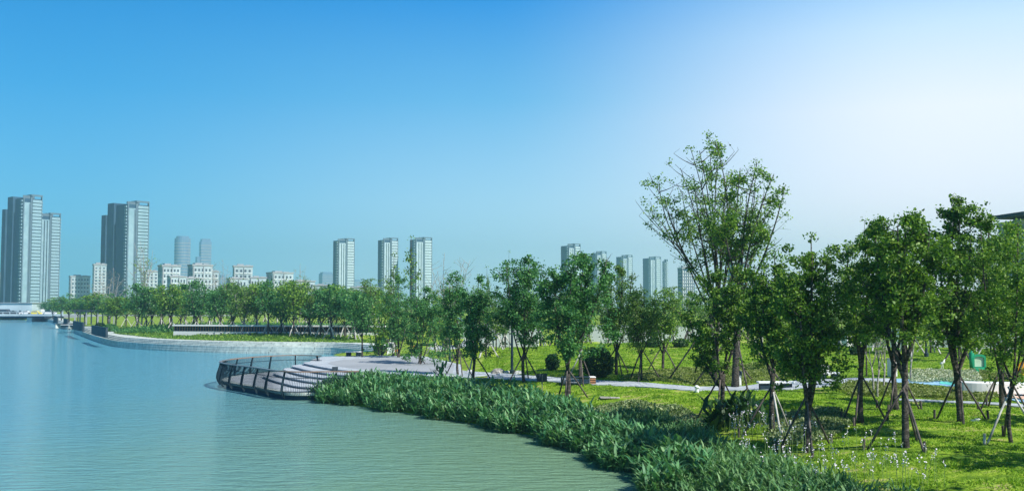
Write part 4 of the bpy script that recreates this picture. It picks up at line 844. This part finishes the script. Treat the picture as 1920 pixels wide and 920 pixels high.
# escalator-like canopy behind centre trees
x = XAT(880,116); o = empty('stair_canopy', (x,116,H1(x,116)), .3, label='dark sloping glazed stair canopy half hidden behind the centre trees', cat='canopy')
mb = MB(); mb.add([(-3,-1,4.3),(3,-1,1.0),(3,1.4,1.0),(-3,1.4,4.3),(-3,-1,4.5),(3,-1,1.2),(3,1.4,1.2),(-3,1.4,4.5)], [(3,2,1,0),(4,5,6,7),(0,1,5,4),(1,2,6,5),(2,3,7,6),(3,0,4,7)]); mb.build('roof', M['blue_glass'], o)
for k,(xx,hz) in enumerate(((-2.8,4.2),(0,2.6),(2.6,1.1))):
    mb = MB(); mb.b2(xx-.07,xx+.07,-.9,-.76,0,hz); mb.b2(xx-.07,xx+.07,1.1,1.24,0,hz); mb.build('column', M['dark_metal'], o)
# pergola on far bank
g = Vector((XAT(178,222),222,1.9)); o = empty('pergola', g, .1, label='dark flat roofed pergola on the far bank below the tall towers', cat='pergola'); mb = MB(); mb.b2(-4,4,-2,2,2.7,2.95); [mb.b2(-4.2+k*1.0,-4.05+k*1.0,-2.3,2.3,2.953,3.1) for k in range(9)]; mb.build('roof', M['screen'], o)
for xx in (-3.6,-1.2,1.2,3.6):
    for yy in (-1.7,1.7): mb = MB(); mb.b2(xx-.12,xx+.12,yy-.12,yy+.12,-.1,2.7); mb.build('column', M['mid_grey'], o)

# ------------------------------------------------------------------ bridge with cars
by = 368; xr_ = XAT(110,by); xl_ = xr_-150
o = empty('river_bridge', (xr_,by,0), 0, label='low pale road bridge crossing the water at the far left', cat='bridge')
mb = MB(); mb.b2(-150,2,0,12,1.6,2.45); mb.build('deck', M['shade_blue_wall'], o); mb = MB(); mb.b2(-150,2,-.5,-.003,2.1,2.7); mb.b2(-150,2,12.003,12.5,2.1,2.7); mb.build('kerb', M['block_haze_tint'], o)
pxs = XAT(53,by)-xr_
for xx in (pxs, pxs-28, pxs-56): mb = MB(); mb.b2(xx-.9,xx+.9,1,11,-2,1.597); mb.build('pier', M['block_haze_tint'], o)
mb = MB(); mb.b2(-150,2,-.32,-.2,3.5,3.65); mb.b2(-150,2,-.3,-.22,2.7,2.85); mb.build('parapet_rail', M['block_haze_tint'], o)
for k in range(60): mb = MB(); mb.b2(-2.5*k-.1,-2.5*k+.1,-.36,-.16,2.703,3.498) if k else mb.b2(1.2,1.8,-.4,-.1,2.703,4.2); mb.build('parapet_post', M['block_haze_tint'], o)
mb = MB(); mb.b2(-150,40,.0,12,2.453,2.48); mb.b2(2,60,0,12,1.0,2.45); mb.build('carriageway', M['mid_grey'], o)
def car(name, px, m_, label, L=4.4, dy=3, bus=False):
    g = Vector((XAT(px,by+dy), by+dy, 2.49)); o = empty(name, g, 0, label=label, cat='car' if not bus else 'van', group='vehicles on the bridge')
    pr_ = [(-L/2,.35),(-L/2,.85),(-L*.3,.98),(-L*.2,1.45),(L*.18,1.45),(L*.32,.95),(L/2,.8),(L/2,.35)] if not bus else [(-L/2,.35),(-L/2,2.0),(-L*.45,2.1),(L*.3,2.1),(L*.42,1.25),(L/2,1.1),(L/2,.35)]
    mb = MB(); n = len(pr_); mb.add([(x,-.85,z) for x,z in pr_]+[(x,.85,z) for x,z in pr_], [tuple(range(n)), tuple(range(n,2*n))[::-1]]+[(i,n+i,n+(i+1)%n,(i+1)%n) for i in range(n)]); mb.build('body', M[m_], o, bevel=.06)
    mb = MB(); zt = 1.38 if not bus else 1.95; mb.add([(-L*.24,-.86,1.0),(L*.26,-.86,1.0),(L*.16,-.86,zt),(-L*.18,-.86,zt)], [(0,1,2,3)]); mb.box((0,-.858,1.18),(.06,.02,.36)); mb.build('window', M['dark_glass'], o)
    for sx in (-1,1): mb = MB(); mb.tube([(sx*L*.3,-.88,.32),(sx*L*.3,-.6,.32)], .32, 12); mb.tube([(sx*L*.3,.6,.32),(sx*L*.3,.88,.32)], .32, 12); mb.build('wheel', M['tyre'], o)
car('parked_car', 67, 'car_yellow', 'yellow car crossing the bridge near its right end', 4.6); car('parked_car', 49, 'car_white', 'white car on the bridge left of the yellow car'); car('parked_car', 25, 'car_dark', 'dark car on the bridge before the white building')
car('delivery_van', 8, 'car_dark', 'dark van on the bridge at the left edge', 5.2, 6, True); car('delivery_van', 92, 'car_white', 'white van on the bridge right of the yellow car', 5.2, 4, True)
# white building behind the bridge
bd = 415; x0, x1 = XAT(-60,bd), XAT(60,bd); o = empty('riverside_building', (x0,bd,1.5), 0, label='long low white building behind the bridge at the left edge', cat='building'); Lb = x1-x0; ht = ZAT(568,bd)-1.5
mb = MB(); mb.b2(0,Lb,0,14,0,ht); mb.build('wall', M['block_haze_tint'], o); mb = MB(); mb.b2(-.4,Lb+.4,-.5,14.4,ht+.003,ht+.25); mb.build('roof', M['mid_grey'], o)
for k in range(9): mb = MB(); mb.b2(1+k*Lb/9.2,1.9+k*Lb/9.2,-.05,-.003,1.0,2.4); mb.build('window', M['dark_glass'], o)

# ------------------------------------------------------------------ towers
def shared(mb, name, m_):
    o = mb.build(name, m_); me = o.data; bpy.data.objects.remove(o); return me
def tower(px0, px1, ytop, d, rz, label, nfl=26, dk=.3, wing=False, wmat='tower_haze_tint', group='high-rise apartment towers'):
    xa, xb = XAT(px0,d), XAT(px1,d); vis = xb-xa; base = 1.0; Ht = ZAT(ytop,d)-base; fh = Ht*.955/nfl
    va = -math.atan2((xa+xb)/2, d); al = rz-va           # angle between facade and line of sight
    fr = 1-dk-(.26 if wing else 0); Wd = fr*vis/math.cos(al); Dp = dk*vis/math.sin(al)
    cxp = (xb-.74*vis/2) if wing else (xa+xb)/2
    o = empty('residential_tower', (cxp,d,base), rz, label=label, cat='tower', group=group)
    mb = MB(); mb.b2(-Wd/2,Wd/2,-Dp/2,Dp/2,0,Ht*.965); mb.build('wall', M['shade_blue_wall'], o)
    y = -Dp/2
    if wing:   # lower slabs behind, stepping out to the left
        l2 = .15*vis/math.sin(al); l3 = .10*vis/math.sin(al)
        mb = MB(); mb.b2(-Wd/2-2.0,Wd*.2,Dp/2+.003,Dp/2+l2,0,Ht*.985); mb.build('side_slab', M['shade_blue_wall'], o)
        mb = MB(); mb.b2(-Wd/2-3.6,Wd*.1,Dp/2+l2+.003,Dp/2+l2+l3,0,Ht*.88); mb.build('rear_slab', M['shade_blue_wall'], o)
    # white pier, recessed dark strips, frame
    xs_ = -Wd/2+Wd*.06; xm = -Wd/2+Wd*(.46 if not wing else .38)
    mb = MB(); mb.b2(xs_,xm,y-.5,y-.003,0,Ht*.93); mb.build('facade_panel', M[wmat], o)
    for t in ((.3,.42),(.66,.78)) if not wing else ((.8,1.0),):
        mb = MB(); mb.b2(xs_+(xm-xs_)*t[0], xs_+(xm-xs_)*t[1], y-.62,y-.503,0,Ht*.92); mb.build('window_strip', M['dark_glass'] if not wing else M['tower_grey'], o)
    mb = MB(); mb.b2(xm+.003,xm+Wd*.09,y-1.2,y-.003,0,Ht*.985); mb.b2(-Wd/2,xs_-.003,y-.8,y-.003,0,Ht*.965); mb.b2(Wd/2-Wd*.035,Wd/2,y-2.0,y-.003,0,Ht); mb.build('frame', M['tower_grey'], o)
    # roof crown
    mb = MB(); mb.b2(xm+Wd*.09,Wd/2-Wd*.035,y-2.0,y-1.4,Ht*.985,Ht); mb.b2(-Wd/2,xm,y,y+.6,Ht*.965+.003,Ht*.99); mb.b2(-Wd*.1,Wd*.25,-Dp*.2,Dp*.2,Ht*.965+.003,Ht*1.0); mb.b2(xm,xm+Wd*.09,y-2,Dp*.3,Ht*.985,Ht*1.0); mb.build('roof_crown', M['tower_grey'], o)
    # balconies
    bx0, bx1 = xm+Wd*.09+.003, Wd/2-Wd*.035-.003
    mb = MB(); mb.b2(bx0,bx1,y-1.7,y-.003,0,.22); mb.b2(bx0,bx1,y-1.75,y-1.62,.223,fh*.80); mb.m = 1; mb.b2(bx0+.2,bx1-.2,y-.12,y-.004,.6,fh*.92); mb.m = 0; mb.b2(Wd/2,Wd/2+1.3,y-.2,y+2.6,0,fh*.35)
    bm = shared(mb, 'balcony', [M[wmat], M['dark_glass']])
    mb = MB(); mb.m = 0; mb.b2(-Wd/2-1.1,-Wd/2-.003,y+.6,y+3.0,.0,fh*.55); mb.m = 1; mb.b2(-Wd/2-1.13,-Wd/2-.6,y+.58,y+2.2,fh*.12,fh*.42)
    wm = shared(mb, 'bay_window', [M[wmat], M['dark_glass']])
    for k in range(nfl):
        link('balcony', bm, o, (0,0,k*fh+.5)); link('bay_window', wm, o, (0,0,k*fh+fh*.3))
        if wing: link('bay_window', wm, o, (-vis*.10,Dp*.25-.8,k*fh+fh*.3)) if False else None
    return o
tower(10,70,366,870,R(52),'tallest left hand tower with dark staggered slabs and white balconies',33,.22,True,'tower_haze_tint_deep')
tower(62,106,400,900,R(46),'shorter tower attached right of the tallest left hand tower',30,.24,wmat='tower_haze_tint_deep')
tower(196,272,378,860,R(50),'second staggered tower from the left, dark slabs and a white balcony face',32,.26,True,'tower_haze_tint_deep')
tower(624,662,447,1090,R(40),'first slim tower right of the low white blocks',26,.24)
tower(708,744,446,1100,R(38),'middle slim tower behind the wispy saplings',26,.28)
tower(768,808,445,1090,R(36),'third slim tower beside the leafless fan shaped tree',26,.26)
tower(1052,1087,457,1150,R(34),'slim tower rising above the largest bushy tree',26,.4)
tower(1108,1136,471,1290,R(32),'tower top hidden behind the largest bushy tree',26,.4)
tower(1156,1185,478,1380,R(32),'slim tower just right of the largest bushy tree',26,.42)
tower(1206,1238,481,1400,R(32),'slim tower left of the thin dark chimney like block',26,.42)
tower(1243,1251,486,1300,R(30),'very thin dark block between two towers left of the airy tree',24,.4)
def block(px0, px1, ytop, d, rz, label, m_='white_wall', cols=4, rows=6, wm='dark_glass', base=1.5, dp=.7, roofbox=True, group='low white apartment blocks', name='apartment_block', cat='building'):
    xa, xb = XAT(px0,d), XAT(px1,d); w = (xb-xa)*.86; ht = ZAT(ytop,d)-base; D_ = w*dp
    o = empty(name, ((xa+xb)/2,d,base), rz, label=label, cat=cat, group=group); y = -D_/2
    mb = MB(); mb.b2(-w/2,w/2,-D_/2,D_/2,0,ht*.94); mb.build('wall', M[m_], o)
    mb = MB(); mb.b2(-w/2-.3,w/2+.3,y-.3,y,ht*.94+.003,ht*.97); mb.b2(-w/2-.3,-w/2,y,D_/2,ht*.94+.003,ht*.97); mb.b2(w/2,w/2+.3,y,D_/2,ht*.94+.003,ht*.97)
    if roofbox: mb.b2(-w*.3,w*.05,-D_*.2,D_*.3,ht*.94+.003,ht*1.0); mb.b2(w*.15,w*.4,-D_*.1,D_*.3,ht*.94+.003,ht*.985)
    mb.build('roof', M['mid_grey'] if m_ != 'blue_glass' else M[m_], o)
    mb = MB(); mb.b2(-w/2+w*.02,-w/2+w*.07,y-.5,y-.003,0,ht*.93); mb.b2(w*.02,w*.05,y-.5,y-.003,0,ht*.93); mb.build('pier', M['mid_grey'], o)
    fw, fh = w*.9/cols, ht*.9/rows; mb = MB(); mb.b2(-fw*.22,fw*.24,y-.12,y-.003,fh*.3,fh*.72); mb.m = 1; mb.b2(-fw*.40,fw*.40,y-.35,y-.125,fh*.0,fh*.12)
    wme = shared(mb, 'window', [M[wm], M['white_wall']]); mb = MB(); mb.b2(-w/2-.12,-w/2-.003,-fw*.25,fw*.25,fh*.25,fh*.75); sme = shared(mb, 'window', M[wm])
    for r in range(rows):
        for c in range(cols): link('window', wme, o, (-w*.45+fw*(c+.5), 0, fh*r+.4))
        for c in range(2): link('window', sme, o, (0, -D_*.22+c*D_*.4, fh*r+.4))
    return o
BL = [(296,336,494,520,.5,'leftmost white apartment block, below the round glass tower',5,8),(313,348,515,460,.45,'lower white block in front of the leftmost white one',5,6),(352,396,493,540,.5,'white block with grey frame under the square glass tower',5,8),(344,376,518,470,.45,'low white block left of the leafless fan shaped tree',4,6),(386,410,505,560,.45,'narrow white block behind the leafless fan shaped tree',3,7),
      (434,474,495,600,.5,'white block with dark side wall standing above the low terraces',4,8),(424,462,519,480,.4,'low white terrace house left of the thin sparse tree',5,4),(466,500,517,500,.45,'low white terrace house right of its left neighbour',5,4),(500,548,508,600,.5,'pale twin block with grey screens behind the embankment row',5,7),(545,590,524,470,.35,'grey roofed villa behind the middle of the embankment row',4,4),(586,624,532,440,.3,'low pale villa left of the first slim tower',4,3),
      (655,712,536,430,.3,'low white pavilion roof right of the first slim tower',4,3),(128,168,515,900,.4,'pale hazy office block between the left twin towers',6,8),(172,198,492,800,.4,'pale slab block left of the second staggered tower',3,14),(268,296,505,700,.4,'thin pale slab right of the second staggered tower',3,11),(-10,8,510,1200,.3,'hazy pale block at the left edge behind the tallest tower',2,12),
      (1546,1566,562,700,.1,'left pale slab seen through the gap above the T shaped lamp',3,10),(1570,1590,560,720,.1,'middle pale slab seen through the gap above the T shaped lamp',3,10),(1592,1616,575,900,.1,'right bluish slab seen through the gap above the T shaped lamp',3,8),(1118,1150,540,420,.2,'low white house behind the light green airy tree',4,4)]
for px0,px1,yt,d,rz,lab,c_,r_ in BL: block(px0,px1,yt,d,rz*(1.3 if px0%4 < 2 else .7),lab,cols=c_,rows=r_, m_='block_haze_tint')
block(1272,1302,499,900,.3,'mid height office block left of the airy tree stems','shade_blue_wall',6,12,'white_wall',group='office blocks')
block(1366,1396,487,900,.2,'office block top just visible between the airy tree stems','shade_blue_wall',6,12,'white_wall',group='office blocks')
block(1886,2010,409,150,.12,'grey building with a flat overhanging roof behind trees at the right edge','mid_grey',6,6,'dark_glass',group='office blocks')
mb = MB(); xx = XAT(1884,146); mb.b2(0,12,0,8,18.8,19.3); o = mb.build('roof_canopy', M['dark_metal'], bpy.data.objects['apartment_block.022'] if 'apartment_block.022' in bpy.data.objects else None); o.location = (-6,-6,-1.5-.0)
# hazy glass towers
def gtower(px0, px1, ytop, d, label, rnd_=False, step=False):
    xa, xb = XAT(px0,d), XAT(px1,d); w = xb-xa; ht = ZAT(ytop,d)-1; o = empty('glass_tower', ((xa+xb)/2,d,1), .5 if not rnd_ else 0, label=label, cat='tower', group='hazy glass towers')
    mb = MB()
    if rnd_:
        poly = [(w/2*math.cos(a)*(.9), w/2*math.sin(a)) for a in np.linspace(0,6.28,25)[:-1]]; mb.prism(poly,0,ht*.97); mb.prism([(x*.8,y*.8) for x,y in poly],ht*.97+.003,ht)
    else: mb.b2(-w*.36,w*.36,-w*.36,w*.36,0,ht*.96); mb.b2(-w*.3,w*.3,-w*.3,w*.3,ht*.96+.003,ht)
    if step: mb.b2(-w*.62,-w*.363,-w*.3,w*.3,0,ht*.74)
    mb.build('curtain_wall', M['blue_glass'], o)
    for k in range(22):
        mb = MB(); z = ht*.94*k/22
        if rnd_: mb.prism([(x*1.012,y*1.012) for x,y in poly], z, z+ht*.012)
        else: mb.b2(-w*.366,w*.366,-w*.366,w*.366,z,z+ht*.012)
        mb.build('floor_band', M['mid_grey'], o)
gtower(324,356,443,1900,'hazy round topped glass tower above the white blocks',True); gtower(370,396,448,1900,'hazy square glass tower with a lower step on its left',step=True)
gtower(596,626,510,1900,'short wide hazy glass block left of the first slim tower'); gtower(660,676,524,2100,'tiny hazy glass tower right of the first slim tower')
gtower(410,422,515,2100,'small hazy tower behind the leafless fan shaped tree')

# ------------------------------------------------------------------ haze
mb = MB(); mb.b2(-1600,1600,-40,2500,-3.4,150); hz = mb.build('haze', None); hz['kind'] = 'stuff'
m = bpy.data.materials.new('haze'); m.use_nodes = True; ns, ls = m.node_tree.nodes, m.node_tree.links; ns.remove(ns['Principled BSDF'])
pv = ns.new('ShaderNodeVolumePrincipled'); pv.inputs['Density'].default_value = HAZE[0]; pv.inputs['Color'].default_value = (*HAZE[1],1); pv.inputs['Anisotropy'].default_value = .25
ls.new(pv.outputs[0], ns['Material Output'].inputs['Volume']); hz.data.materials.clear(); hz.data.materials.append(m); m.cycles.homogeneous_volume = True if hasattr(m.cycles,'homogeneous_volume') else None
